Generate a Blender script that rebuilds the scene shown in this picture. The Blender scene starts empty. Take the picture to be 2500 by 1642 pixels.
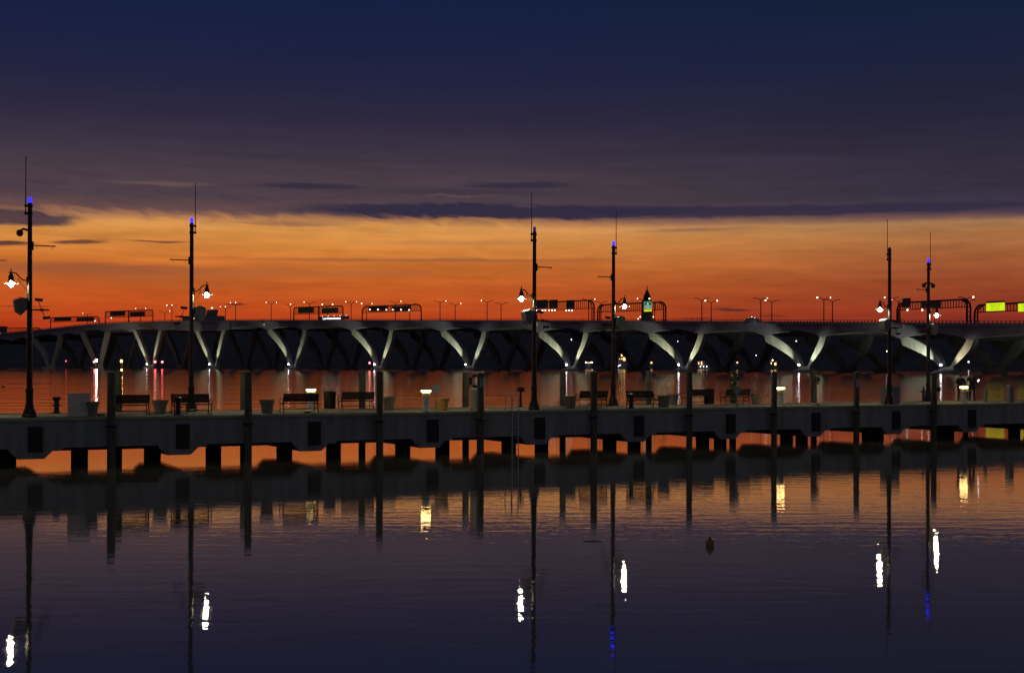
import bpy, math, random
from mathutils import Vector, Matrix
random.seed(7)
PI = math.pi
S = bpy.context.scene
COL = S.collection
# ------------------------------------------------------------------ camera geometry
F, HC, RHO, HY = 3200.0, 4.27, 0.0026, 893.5
ZD = 2.07                                   # pier deck level above the water

def ray(px, py):
    return ((px - 1250 + RHO*(py - HY))/F, -(py - HY - RHO*(px - 1250))/F)
def at(px, py, Y):
    kx, kz = ray(px, py)
    return Vector((kx*Y, Y, HC + kz*Y))
def floorpt(px, py, z=ZD):
    kx, kz = ray(px, py)
    Y = (z - HC)/kz
    return Vector((kx*Y, Y, z))
A0 = Vector((-21.04, 53.86, 0)); DR = Vector((.886, .464, 0)).normalized(); NR = Vector((-DR.y, DR.x, 0))
PANG = math.atan2(DR.y, DR.x)
W = 5.8
def onp(px, t, z=ZD, py=1000):
    kx, _ = ray(px, py)
    Y = (t + A0.dot(NR))/(kx*NR.x + NR.y)
    return Vector((kx*Y, Y, z))
def pier(s, t, z):
    return A0 + DR*s + NR*t + Vector((0, 0, z))
def spos(px, t=0):
    return (onp(px, t) - A0).dot(DR)
def deckpt(px, pyf):
    """point on the deck under a foot seen at (px, pyf), kept on the pier"""
    p = floorpt(px, pyf)
    t = (p - A0).dot(NR)
    return onp(px, min(max(t, .45), W - .5), ZD, pyf)

# ------------------------------------------------------------------ materials
def newmat(name):
    m = bpy.data.materials.new(name); m.use_nodes = True
    return m, m.node_tree.nodes, m.node_tree.links, m.node_tree.nodes['Principled BSDF']
def mat(name, col, rough=.6, metal=0, var=.25, scale=3.0, bump=0.0, spec=.5, stretch=(1, 1, 1)):
    m, n, l, b = newmat(name)
    b.inputs['Roughness'].default_value = rough
    b.inputs['Metallic'].default_value = metal
    b.inputs['Specular IOR Level'].default_value = spec
    tc = n.new('ShaderNodeTexCoord'); mp = n.new('ShaderNodeMapping'); mp.inputs['Scale'].default_value = stretch
    nz = n.new('ShaderNodeTexNoise'); nz.inputs['Scale'].default_value = scale; nz.inputs['Detail'].default_value = 6
    rp = n.new('ShaderNodeValToRGB')
    rp.color_ramp.elements[0].position = .3; rp.color_ramp.elements[1].position = .7
    rp.color_ramp.elements[0].color = (*[c*(1 - var) for c in col], 1)
    rp.color_ramp.elements[1].color = (*[min(1, c*(1 + var)) for c in col], 1)
    l.new(tc.outputs['Object'], mp.inputs[0]); l.new(mp.outputs[0], nz.inputs['Vector'])
    l.new(nz.outputs['Fac'], rp.inputs[0]); l.new(rp.outputs[0], b.inputs['Base Color'])
    if bump:
        bp = n.new('ShaderNodeBump'); bp.inputs['Strength'].default_value = bump; bp.inputs['Distance'].default_value = .02
        l.new(nz.outputs['Fac'], bp.inputs['Height']); l.new(bp.outputs[0], b.inputs['Normal'])
    return m
def emat(name, col, st):
    m, n, l, b = newmat(name)
    b.inputs['Base Color'].default_value = (*[c*.3 for c in col], 1)
    b.inputs['Emission Color'].default_value = (*col, 1)
    b.inputs['Emission Strength'].default_value = st
    return m
M = {}
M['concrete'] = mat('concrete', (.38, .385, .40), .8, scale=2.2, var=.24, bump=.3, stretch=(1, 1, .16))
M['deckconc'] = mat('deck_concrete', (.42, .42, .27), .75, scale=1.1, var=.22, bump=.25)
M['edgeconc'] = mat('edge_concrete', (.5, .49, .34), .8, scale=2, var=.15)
M['darkconc'] = mat('dark_concrete', (.035, .036, .03), .8, scale=2.5, var=.5, bump=.5)  # near-black concrete for the slab underside, crossheads and columns
M['rubber'] = mat('rubber', (.045, .046, .04), .7, scale=14, var=.6, bump=.6)
M['pile'] = mat('pile_timber', (.115, .115, .085), .75, scale=3, var=.4, bump=.5, stretch=(3, 3, .4))
M['pilecap'] = mat('pile_cap', (.45, .45, .43), .5, scale=5)
M['iron'] = mat('black_iron', (.022, .023, .024), .42, .3, scale=6, var=.3)
M['iron2'] = mat('bench_metal', (.03, .032, .033), .38, .5, scale=9, var=.3)
M['slat'] = mat('bench_slat', (.026, .028, .022), .7, scale=6, var=.4, stretch=(1, 8, 8))
M['white'] = mat('white_paint', (.78, .78, .72), .5, scale=4, var=.08)
M['greypaint'] = mat('grey_paint', (.30, .31, .33), .5, scale=4, var=.1)
M['stonepot'] = mat('planter_stone', (.30, .28, .22), .85, scale=9, var=.25, bump=.4)
M['clay'] = mat('planter_clay', (.40, .28, .11), .8, scale=7, var=.25, bump=.3)
M['soil'] = mat('soil', (.03, .022, .015), .95, scale=20, var=.5)
M['steel'] = mat('steel', (.55, .55, .56), .25, .95, scale=12, var=.1)
M['box'] = mat('grey_box', (.26, .26, .25), .5, scale=5, var=.15)
M['bridgec'] = mat('bridge_concrete', (.33, .32, .40), .85, scale=.12, var=.12)
M['girdershade'] = mat('shaded_girder_steel', (.11, .11, .13), .8, scale=.1)  # shade under the bridge put into a darker copy of the girder colour
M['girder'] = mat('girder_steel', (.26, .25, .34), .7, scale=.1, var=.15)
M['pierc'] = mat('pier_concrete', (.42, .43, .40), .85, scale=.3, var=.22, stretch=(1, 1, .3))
M['unlitpierc'] = mat('unlit_pier_concrete', (.13, .133, .145), .85, scale=.2, var=.15)  # rear rows' lack of floodlight put into a darker concrete colour
M['gantry'] = mat('gantry_steel', (.012, .012, .013), .6, .2, scale=1)
M['signback'] = mat('sign_back', (.10, .10, .10), .5, .5, scale=1, var=.2)
M['hill'] = mat('woodland', (.085, .087, .105), .95, scale=.03, var=.3)
M['towerm'] = mat('tower_stone', (.10, .10, .11), .9, scale=.1)
M['blue'] = emat('blue_beacon', (.012, .012, 1.0), 4.5)
M['bluedim'] = emat('blue_beacon_off', (.05, .03, .5), .25)
M['bulb'] = emat('lamp_glow', (1.0, .88, .56), 460)
M['pedlight'] = emat('pedestal_glow', (1.0, .62, .20), 26)
M['farlamp'] = emat('road_lamp_glow', (1.0, .86, .66), 5.5)
M['dot'] = emat('flood_lens', (.93, .93, 1.0), 26)
M['red'] = emat('red_lamp', (1.0, .07, .10), 22)
M['orange'] = emat('orange_lamp', (1.0, .45, .08), 28)
M['whitelamp'] = emat('white_lamp', (1.0, .93, .75), 80)
M['amber'] = emat('amber_window', (1.0, .55, .16), 3)
M['signgreen'] = emat('green_sign_glow', (.0, .16, .05), .9)  # lamplight falling on the sign put in as a glow of its face
M['signgreend'] = mat('green_sign_dark', (.02, .16, .09), .4, scale=1, var=.1)
M['signyellow'] = emat('yellow_sign_glow', (.55, .75, .01), 1.15)  # warning sign face glows in place of the light falling on it
M['signgold'] = emat('yellow_panel_glow', (.9, .8, .01), 1.0)  # exit panel glows in place of gantry lamplight
M['signtext'] = emat('white_text_glow', (.85, .9, .85), 1.0)  # lettering glows along with the lamp-lit sign face
M['blacktext'] = mat('black_text', (.03, .05, .01), .6, var=.1)
M['buswin'] = emat('lit_strip', (1, .97, .9), 7)
M['skin'] = mat('skin', (.35, .2, .14), .6, var=.1)
M['coat'] = mat('dark_coat', (.02, .02, .024), .8, var=.3, scale=12)
M['jeans'] = mat('jeans', (.05, .055, .07), .8, var=.3, scale=14)
M['hair'] = mat('hair', (.03, .02, .015), .6)
M['shoe'] = mat('shoe', (.02, .02, .02), .5)
M['ring'] = mat('life_ring', (.07, .035, .02), .6, var=.2, scale=8)
M['ringband'] = mat('ring_band', (.6, .6, .58), .6, var=.1)
M['plate'] = mat('plate', (.42, .45, .5), .5, var=.1)
M['buoyred'] = mat('buoy_orange', (.42, .22, .10), .5)
M['duck'] = mat('duck', (.03, .025, .02), .8)

# ------------------------------------------------------------------ mesh builder
class MB:
    def __init__(s): s.v = []; s.f = []
    def add(s, vs, fs):
        o = len(s.v); s.v += [Vector(p) for p in vs]; s.f += [tuple(i + o for i in f) for f in fs]; return s
    def box(s, c, d, rz=0, rot=None):
        R = rot or Matrix.Rotation(rz, 3, 'Z'); c = Vector(c)
        vs = [c + R @ Vector((x*d[0]/2, y*d[1]/2, z*d[2]/2)) for x in (-1, 1) for y in (-1, 1) for z in (-1, 1)]
        return s.add(vs, [(0, 1, 3, 2), (4, 6, 7, 5), (0, 4, 5, 1), (2, 3, 7, 6), (0, 2, 6, 4), (1, 5, 7, 3)])
    def path(s, pts, rad, seg=8, up=None):
        pts = [Vector(p) for p in pts]
        if not isinstance(rad, (list, tuple)): rad = [rad]*len(pts)
        n = len(pts); vs = []
        for i, p in enumerate(pts):
            t = (pts[min(i+1, n-1)] - pts[max(i-1, 0)]).normalized()
            a = Vector((0, 0, 1)) if abs(t.z) < .9 else Vector((1, 0, 0))
            if up: a = up
            u = t.cross(a).normalized(); w = u.cross(t)
            for k in range(seg):
                an = 2*PI*k/seg + PI/seg
                vs.append(p + (u*math.cos(an) + w*math.sin(an))*rad[i])
        fs = [(i*seg+k, i*seg+(k+1) % seg, (i+1)*seg+(k+1) % seg, (i+1)*seg+k) for i in range(n-1) for k in range(seg)]
        fs += [tuple(range(seg))[::-1], tuple(range((n-1)*seg, n*seg))]
        return s.add(vs, fs)
    def lathe(s, prof, c=(0, 0, 0), seg=16, ph=0):
        c = Vector(c); vs = []
        for r, z in prof:
            for k in range(seg):
                an = 2*PI*k/seg + ph
                vs.append(c + Vector((r*math.cos(an), r*math.sin(an), z)))
        n = len(prof)
        fs = [(i*seg+k, i*seg+(k+1) % seg, (i+1)*seg+(k+1) % seg, (i+1)*seg+k) for i in range(n-1) for k in range(seg)]
        fs += [tuple(range(seg))[::-1], tuple(range((n-1)*seg, n*seg))]
        return s.add(vs, fs)
    def sphere(s, c, r, seg=12, sc=(1, 1, 1)):
        c = Vector(c); rings = seg//2
        vs = [c + Vector((0, 0, r*sc[2]))]
        for i in range(1, rings):
            th = PI*i/rings
            for k in range(seg):
                an = 2*PI*k/seg
                vs.append(c + Vector((r*sc[0]*math.sin(th)*math.cos(an), r*sc[1]*math.sin(th)*math.sin(an), r*sc[2]*math.cos(th))))
        vs.append(c - Vector((0, 0, r*sc[2]))); L = len(vs)-1
        fs = [(0, 1+k, 1+(k+1) % seg) for k in range(seg)]
        fs += [(1+i*seg+k, 1+(i+1)*seg+k, 1+(i+1)*seg+(k+1) % seg, 1+i*seg+(k+1) % seg) for i in range(rings-2) for k in range(seg)]
        fs += [(L, 1+(rings-2)*seg+(k+1) % seg, 1+(rings-2)*seg+k) for k in range(seg)]
        return s.add(vs, fs)
    def torus(s, c, R, r, axis, seg=24, ss=8, a0=0, a1=2*PI, sc=1):
        c = Vector(c); ax = Vector(axis).normalized()
        u = ax.cross(Vector((0, 0, 1))).normalized(); w = u.cross(ax)
        closed = abs(a1-a0-2*PI) < 1e-6; n = seg if closed else seg+1; vs = []
        for i in range(n):
            a = a0 + (a1-a0)*i/seg; d = u*math.cos(a) + w*math.sin(a)
            for k in range(ss):
                b = 2*PI*k/ss
                vs.append(c + d*(R + r*math.cos(b)) + ax*r*math.sin(b))
        fs = []
        for i in range(seg):
            j = (i+1) % n
            for k in range(ss): fs.append((i*ss+k, j*ss+k, j*ss+(k+1) % ss, i*ss+(k+1) % ss))
        return s.add(vs, fs)
    def ext(s, poly, vec):
        poly = [Vector(p) for p in poly]; vec = Vector(vec); n = len(poly)
        fs = [tuple(range(n))[::-1], tuple(range(n, 2*n))] + [(i, (i+1) % n, n+(i+1) % n, n+i) for i in range(n)]
        return s.add(poly + [p + vec for p in poly], fs)
    def strip(s, low, high, vec):
        """wall between two polylines, given a thickness vector"""
        n = len(low); vec = Vector(vec)
        vs = [Vector(p) for p in low] + [Vector(p) for p in high]; vs += [p + vec for p in vs]
        fs = []
        for i in range(n-1):
            fs += [(i, i+1, n+i+1, n+i), (2*n+i+1, 2*n+i, 3*n+i, 3*n+i+1), (i+1, i, 2*n+i, 2*n+i+1), (n+i, n+i+1, 3*n+i+1, 3*n+i)]
        fs += [(0, n, 3*n, 2*n), (n-1, 3*n-1, 4*n-1, 2*n-1)]
        return s.add(vs, fs)
    def build(s, name, m, parent=None, smooth=True, world=False):
        off = Vector((0, 0, 0))
        if world and parent is not None:
            q = parent
            while q is not None: off += q.location; q = q.parent
        me = bpy.data.meshes.new(name)
        me.from_pydata([tuple(p - off) for p in s.v], [], s.f); me.materials.append(m)
        me.validate()
        if smooth and hasattr(me, 'set_sharp_from_angle'):
            for p in me.polygons: p.use_smooth = True
            me.set_sharp_from_angle(angle=math.radians(35))
        o = bpy.data.objects.new(name, me); COL.objects.link(o)
        if parent is not None: o.parent = parent
        return o
def thing(name, label, cat, loc=(0, 0, 0), rz=0, group=None):
    o = bpy.data.objects.new(name, None); COL.objects.link(o); o.empty_display_size = .2
    o.location = loc; o.rotation_euler = (0, 0, rz); o['label'] = label; o['category'] = cat
    if group: o['group'] = group
    return o
def tag(o, label, cat, group=None):
    o['label'] = label; o['category'] = cat
    if group: o['group'] = group
    return o
def copy_tree(o, parent=None):
    c = o.copy(); COL.objects.link(c); c.parent = parent
    for ch in list(o.children): copy_tree(ch, c)
    return c
def relabel(o, label): o['label'] = label; return o
def tube(a, b, r, seg=8): return MB().path([a, b], r, seg)
def text_obj(name, body, size, m, parent, loc, rotm, align='CENTER'):
    cu = bpy.data.curves.new(name, 'FONT'); cu.body = body; cu.size = size; cu.align_x = align; cu.align_y = 'CENTER'; cu.extrude = .01*size
    t = bpy.data.objects.new(name, cu); COL.objects.link(t)
    bpy.context.view_layer.update()
    me = bpy.data.meshes.new_from_object(t.evaluated_get(bpy.context.evaluated_depsgraph_get()))
    bpy.data.objects.remove(t)
    me.materials.clear(); me.materials.append(m)
    me.transform(rotm.to_4x4()); me.transform(Matrix.Translation(loc))
    o = bpy.data.objects.new(name, me); COL.objects.link(o); o.parent = parent
    return o

# ------------------------------------------------------------------ camera
cam = bpy.data.cameras.new('camera'); co = bpy.data.objects.new('camera', cam); COL.objects.link(co)
co.location = (0, 0, HC); co.rotation_euler = (PI/2, -RHO, 0)
cam.sensor_width = 36; cam.sensor_fit = 'HORIZONTAL'; cam.lens = 36*F/2500; cam.shift_y = (HY - 821)/2500
cam.clip_start = .5; cam.clip_end = 30000
S.camera = co
S.view_settings.view_transform = 'Standard'; S.view_settings.look = 'None'; S.view_settings.exposure = 0; S.view_settings.gamma = 1
S.render.engine = 'CYCLES'
S.cycles.use_denoising = True
try: S.cycles.denoiser = 'OPENIMAGEDENOISE'
except Exception: pass
S.cycles.max_bounces = 6; S.cycles.glossy_bounces = 4; S.cycles.diffuse_bounces = 2; S.cycles.sample_clamp_indirect = 6
S.cycles.use_light_tree = True; S.cycles.caustics_reflective = False; S.cycles.caustics_refractive = False

# ------------------------------------------------------------------ sky
def lin(c):
    return tuple(((v/255)/12.92 if v/255 <= .04045 else (((v/255)+.055)/1.055)**2.4) for v in c)
wd = bpy.data.worlds.new('World'); S.world = wd; wd.use_nodes = True
nt = wd.node_tree; N = nt.nodes; Lk = nt.links
for q in list(N): N.remove(q)
out = N.new('ShaderNodeOutputWorld'); bg = N.new('ShaderNodeBackground'); Lk.new(bg.outputs[0], out.inputs[0])
def val(x):
    return x
def mth(op, a, b=None, c=None, clamp=False):
    n = N.new('ShaderNodeMath'); n.operation = op; n.use_clamp = clamp
    for i, x in enumerate((a, b, c)):
        if x is None: continue
        if isinstance(x, (int, float)): n.inputs[i].default_value = x
        else: Lk.new(x, n.inputs[i])
    return n.outputs[0]
def mixc(f, a, b):
    n = N.new('ShaderNodeMix'); n.data_type = 'RGBA'
    for i, x in ((0, f), (6, a), (7, b)):
        if isinstance(x, (int, float)): n.inputs[i].default_value = x
        elif isinstance(x, tuple): n.inputs[i].default_value = (*x, 1)
        else: Lk.new(x, n.inputs[i])
    return n.outputs[2]
def sstep(x, a, b):
    n = N.new('ShaderNodeMapRange'); n.interpolation_type = 'SMOOTHSTEP'
    Lk.new(x, n.inputs[0]); n.inputs[1].default_value = a; n.inputs[2].default_value = b
    return n.outputs[0]
tc = N.new('ShaderNodeTexCoord'); sx = N.new('ShaderNodeSeparateXYZ'); Lk.new(tc.outputs['Generated'], sx.inputs[0])
X_, Y_, Z_ = sx.outputs
az = mth('ARCTAN2', X_, Y_)
hor = mth('SQRT', mth('ADD', mth('MULTIPLY', X_, X_), mth('MULTIPLY', Y_, Y_)))
v0 = mth('DIVIDE', Z_, mth('MAXIMUM', hor, .001))
# streaky noise field in (azimuth, elevation)
cv = N.new('ShaderNodeCombineXYZ'); Lk.new(mth('MULTIPLY', az, 5), cv.inputs[0]); Lk.new(mth('MULTIPLY', v0, 75), cv.inputs[1])
nz = N.new('ShaderNodeTexNoise'); nz.inputs['Scale'].default_value = 1.0; nz.inputs['Detail'].default_value = 7; nz.inputs['Roughness'].default_value = .55; nz.inputs['Distortion'].default_value = .35
Lk.new(cv.outputs[0], nz.inputs['Vector'])
cv2 = N.new('ShaderNodeCombineXYZ'); Lk.new(mth('MULTIPLY', az, 26), cv2.inputs[0]); Lk.new(mth('MULTIPLY', v0, 190), cv2.inputs[1])
nz2 = N.new('ShaderNodeTexNoise'); nz2.inputs['Scale'].default_value = 1.0; nz2.inputs['Detail'].default_value = 6; nz2.inputs['Distortion'].default_value = .5
Lk.new(cv2.outputs[0], nz2.inputs['Vector'])
n1 = mth('SUBTRACT', nz.outputs['Fac'], .5); n2 = mth('SUBTRACT', nz2.outputs['Fac'], .5)
cv3 = N.new('ShaderNodeCombineXYZ'); Lk.new(mth('ADD', mth('MULTIPLY', az, 38), mth('MULTIPLY', v0, 70)), cv3.inputs[0]); Lk.new(mth('MULTIPLY', v0, 95), cv3.inputs[1])
nz3 = N.new('ShaderNodeTexNoise'); nz3.inputs['Scale'].default_value = 1.0; nz3.inputs['Detail'].default_value = 5; nz3.inputs['Distortion'].default_value = .8
Lk.new(cv3.outputs[0], nz3.inputs['Vector']); n3 = mth('SUBTRACT', nz3.outputs['Fac'], .5)
fade = mth('SUBTRACT', 1.0, mth('MULTIPLY', sstep(v0, .15, .22), .75))
edge = mth('MULTIPLY', sstep(v0, .095, .105), mth('SUBTRACT', 1.0, sstep(v0, .122, .135)))
edge = mth('MULTIPLY', edge, mth('SUBTRACT', 1.0, mth('MULTIPLY', sstep(az, -.03, .10), .8)))
v = mth('ADD', v0, mth('ADD', mth('ADD', mth('MULTIPLY', n1, .007), mth('MULTIPLY', n2, .0045)), mth('MULTIPLY', mth('MULTIPLY', n3, edge), .012)))
def ramp(stops):
    r = N.new('ShaderNodeValToRGB'); Lk.new(mth('DIVIDE', v, .32, clamp=True), r.inputs[0])
    e = r.color_ramp.elements
    while len(e) < len(stops): e.new(.5)
    for i, (py, c) in enumerate(stops):
        e[i].position = min(1, max(0, (HY - py)/F/.32)) if py is not None else 1
        e[i].color = (*lin(c), 1)
    return r.outputs[0]
left = ramp([(893, (150, 40, 20)), (800, (180, 60, 27)), (755, (189, 76, 29)), (700, (194, 92, 37)), (650, (204, 112, 46)), (590, (212, 138, 66)),
             (556, (216, 150, 80)), (541, (170, 116, 78)), (528, (104, 76, 76)), (490, (75, 61, 69)), (440, (74, 61, 70)), (380, (61, 52, 66)),
             (300, (46, 41, 63)), (200, (34, 35, 64)), (100, (26, 33, 67)), (0, (20, 32, 65)), (None, (14, 24, 54))])
right = ramp([(893, (95, 32, 32)), (800, (128, 42, 34)), (760, (136, 50, 34)), (700, (146, 68, 40)), (640, (162, 92, 54)), (590, (170, 112, 68)),
              (560, (168, 122, 84)), (548, (110, 82, 78)), (535, (70, 56, 72)), (500, (55, 50, 65)), (440, (52, 46, 62)), (380, (45, 42, 60)),
              (300, (38, 36, 57)), (200, (30, 34, 59)), (100, (23, 33, 60)), (0, (18, 33, 55)), (None, (12, 24, 46))])
col = mixc(sstep(az, -.12, .40), left, right)
# gentle brightness streaks
stre = mth('ADD', 1.0, mth('MULTIPLY', fade, mth('ADD', mth('MULTIPLY', n1, .65), mth('MULTIPLY', n2, .38))))
mul = N.new('ShaderNodeVectorMath'); mul.operation = 'SCALE'; Lk.new(col, mul.inputs[0]); Lk.new(stre, mul.inputs[3]); col = mul.outputs[0]
def cloud(px, py, hw, hh, c, a, soft=.6):
    global col
    kx, kz = ray(px, py); a0 = math.atan(kx); vv = kz*math.cos(a0)
    dx = mth('DIVIDE', mth('SUBTRACT', az, a0), hw/F); dy = mth('DIVIDE', mth('SUBTRACT', v, vv), hh/F)
    d = mth('SQRT', mth('ADD', mth('MULTIPLY', dx, dx), mth('MULTIPLY', dy, dy)))
    f = mth('MULTIPLY', sstep(d, 1.0, 1.0 - soft), a)
    col = mixc(f, col, lin(c))
navy = (47, 43, 64)
cloud(400, 446, 170, 9, (112, 88, 80), .6, .9)
cloud(760, 456, 170, 9, navy, .8); cloud(1265, 452, 180, 12, navy, .85); cloud(120, 443, 80, 4, (66, 54, 66), .6)
cloud(1200, 516, 640, 25, navy, .95, .5); cloud(1980, 512, 760, 16, navy, .8, .5); cloud(40, 530, 190, 26, (46, 42, 66), .9, .5)
cloud(0, 592, 95, 8, (70, 48, 50), .9); cloud(190, 590, 85, 5, (84, 54, 52), .85); cloud(385, 591, 90, 4.5, (100, 62, 52), .8)
cloud(0, 636, 24, 4, (80, 52, 50), .8); cloud(575, 743, 36, 4, (96, 48, 34), .85); cloud(1790, 757, 60, 5, (76, 40, 44), .85)
cloud(1700, 776, 60, 3, (90, 38, 40), .7); cloud(1890, 772, 50, 3, (88, 38, 40), .6); cloud(60, 744, 90, 3, (130, 58, 30), .7)
cloud(250, 658, 520, 30, (150, 84, 54), .8, .9); cloud(420, 690, 420, 22, (168, 88, 44), .6, .9); cloud(760, 664, 520, 24, (168, 96, 52), .6, .9); cloud(1050, 636, 760, 9, (150, 92, 58), .75, .9); cloud(1150, 592, 380, 10, (176, 122, 76), .5, .9); cloud(1180, 470, 420, 12, (60, 52, 66), .6, .9); cloud(1120, 477, 200, 3, (104, 80, 78), .5, .9); cloud(600, 520, 260, 4, (110, 84, 76), .6, .9); cloud(1280, 700, 260, 12, (178, 82, 38), .4, .9)
cloud(1700, 561, 230, 10, (120, 86, 74), .6, .9); cloud(700, 548, 220, 12, (110, 78, 74), .6, .9); cloud(2300, 660, 400, 12, (140, 74, 50), .4, .9)
# behind the camera: the lit-up harbour town's glow over the dusk blue
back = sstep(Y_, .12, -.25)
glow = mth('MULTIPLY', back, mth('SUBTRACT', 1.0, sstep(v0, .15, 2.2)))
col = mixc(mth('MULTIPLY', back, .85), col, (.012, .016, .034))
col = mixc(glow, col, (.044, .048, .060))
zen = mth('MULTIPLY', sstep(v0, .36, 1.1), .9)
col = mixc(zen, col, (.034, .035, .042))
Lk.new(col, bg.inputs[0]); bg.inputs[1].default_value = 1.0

# ------------------------------------------------------------------ water
def water_mat():
    m, n, l, b = newmat('river_water')
    n.remove(b); o = n['Material Output']
    def mt(op, a, bb=None, clamp=False):
        q = n.new('ShaderNodeMath'); q.operation = op; q.use_clamp = clamp
        for i, x in enumerate((a, bb)):
            if x is None: continue
            if isinstance(x, (int, float)): q.inputs[i].default_value = x
            else: l.new(x, q.inputs[i])
        return q.outputs[0]
    g = n.new('ShaderNodeNewGeometry'); sp = n.new('ShaderNodeSeparateXYZ'); l.new(g.outputs['Position'], sp.inputs[0])
    t = mt('ADD', mt('ADD', mt('MULTIPLY', sp.outputs[0], NR.x), mt('MULTIPLY', sp.outputs[1], NR.y)), -A0.dot(NR))
    mr = n.new('ShaderNodeMapRange'); mr.interpolation_type = 'SMOOTHSTEP'; l.new(t, mr.inputs[0])
    mr.inputs[1].default_value = 10; mr.inputs[2].default_value = 45; far = mr.outputs[0]
    def noise(sx_, sy_, sc, det, dist=0):
        mp = n.new('ShaderNodeMapping'); mp.inputs['Scale'].default_value = (sx_, sy_, 1); l.new(g.outputs['Position'], mp.inputs[0])
        q = n.new('ShaderNodeTexNoise'); q.inputs['Scale'].default_value = sc; q.inputs['Detail'].default_value = det; q.inputs['Distortion'].default_value = dist
        l.new(mp.outputs[0], q.inputs['Vector']); return q.outputs['Fac']
    ripple = noise(.45, 1.6, 1.1, 3, .2)       # small harbour ripples, crests mostly across the view
    fine = noise(1.6, 3.4, 2.0, 2)
    waves = noise(.05, .30, 1.0, 5, .3)        # wind waves on the open river
    patch = noise(.02, .035, 1.0, 3)           # calmer and rougher patches
    swell = noise(.022, .085, 1.0, 3, .4)
    streak = noise(.006, .06, 1.0, 4)          # long wind streaks
    b1 = n.new('ShaderNodeBump'); b1.inputs['Distance'].default_value = 1; b1.inputs['Strength'].default_value = 1
    h1 = mt('ADD', mt('MULTIPLY', ripple, .0048), mt('MULTIPLY', fine, .0015))
    h1 = mt('MULTIPLY', h1, mt('ADD', .35, mt('MULTIPLY', patch, 1.2)))
    nr = n.new('ShaderNodeMapRange'); l.new(sp.outputs[1], nr.inputs[0]); nr.inputs[1].default_value = 14; nr.inputs[2].default_value = 48; nr.inputs[3].default_value = .72; nr.inputs[4].default_value = 1.15
    h1 = mt('MULTIPLY', h1, nr.outputs[0])
    h2 = mt('MULTIPLY', mt('ADD', mt('ADD', mt('MULTIPLY', waves, .085), mt('MULTIPLY', swell, .085)), mt('MULTIPLY', ripple, .006)), mt('MULTIPLY', far, 1.0))
    l.new(mt('ADD', h1, h2), b1.inputs['Height'])
    fr = n.new('ShaderNodeFresnel'); fr.inputs['IOR'].default_value = 1.34; l.new(b1.outputs[0], fr.inputs['Normal'])
    gl = n.new('ShaderNodeBsdfGlossy'); gl.distribution = 'BECKMANN'; l.new(b1.outputs[0], gl.inputs['Normal'])
    gl.inputs['Color'].default_value = (1, .98, .97, 1)
    l.new(mt('ADD', .04, mt('MULTIPLY', far, mt('ADD', .0, mt('MULTIPLY', streak, .11)))), gl.inputs['Roughness'])
    df = n.new('ShaderNodeBsdfDiffuse'); df.inputs['Color'].default_value = (.22, .20, .15, 1)
    mx = n.new('ShaderNodeMixShader'); l.new(mt('ADD', .32, mt('MULTIPLY', fr.outputs[0], .68)), mx.inputs[0])
    l.new(df.outputs[0], mx.inputs[1]); l.new(gl.outputs[0], mx.inputs[2]); l.new(mx.outputs[0], o.inputs['Surface'])
    return m
wm = MB()
wm.add([(-4000, -200, 0), (4000, -200, 0), (4000, 9000, 0), (-4000, 9000, 0)], [(0, 1, 2, 3)])
wo = wm.build('river_water', water_mat(), smooth=False); wo['kind'] = 'structure'
bed = MB().add([(-4000, -200, -6), (4000, -200, -6), (4000, 9000, -6), (-4000, 9000, -6)], [(0, 1, 2, 3)]).build('river_bed', M['soil'], smooth=False); bed['kind'] = 'structure'

# ------------------------------------------------------------------ pier
KX = [86, 446, 767, 1056, 1317, 1559, 1783, 1991, 2187, 2372]
SK = [spos(x) for x in KX]; SK = [SK[0]-12, SK[0]-6] + SK + [SK[-1]+6, SK[-1]+12, SK[-1]+18]
pr = thing('fishing_pier', 'long grey concrete pier standing on dark piles across the calm water', 'pier', A0)
ZB, ZI, ZC = .80, .66, .36
def profile(dz=0, lo=None):
    out_ = []
    for s in SK:
        out_ += [(s-1.05, ZB), (s-1.0, ZI+.02), (s-.66, ZC), (s+.36, ZC), (s+.70, ZI+.02), (s+1.02, ZI+.02), (s+1.12, ZB)]
    return [(SK[0]-3, ZB)] + out_ + [(SK[-1]+3, ZB)]
pf = profile()
MB().strip([pier(s, 0, z) for s, z in pf], [pier(s, 0, ZD-.10) for s, z in pf], NR*.28).build('front_wall', M['concrete'], pr, False, True)
MB().strip([pier(s, W-.28, z) for s, z in pf], [pier(s, W-.28, ZD-.10) for s, z in pf], NR*.28).build('rear_wall', M['concrete'], pr, False, True)
s0, s1 = SK[0]-3, SK[-1]+3
MB().ext([pier(s0, -.05, ZD-.10), pier(s1, -.05, ZD-.10), pier(s1, W+.05, ZD-.10), pier(s0, W+.05, ZD-.10)], (0, 0, .096)).build('deck', M['deckconc'], pr, False, True)
ed = MB()
ed.ext([pier(s0, -.07, ZD-.12), pier(s1, -.07, ZD-.12), pier(s1, .16, ZD-.12), pier(s0, .16, ZD-.12)], (0, 0, .124))
ed.build('deck_edge', M['edgeconc'], pr, False, True)
MB().ext([pier(s0, W-.16, ZD-.12), pier(s1, W-.16, ZD-.12), pier(s1, W+.07, ZD-.12), pier(s0, W+.07, ZD-.12)], (0, 0, .124)).build('deck_edge', M['edgeconc'], pr, False, True)
MB().ext([pier(s0, .30, ZI), pier(s1, .30, ZI), pier(s1, W-.30, ZI), pier(s0, W-.30, ZI)], (0, 0, .5)).build('under_slab', M['darkconc'], pr, False, True)
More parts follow.
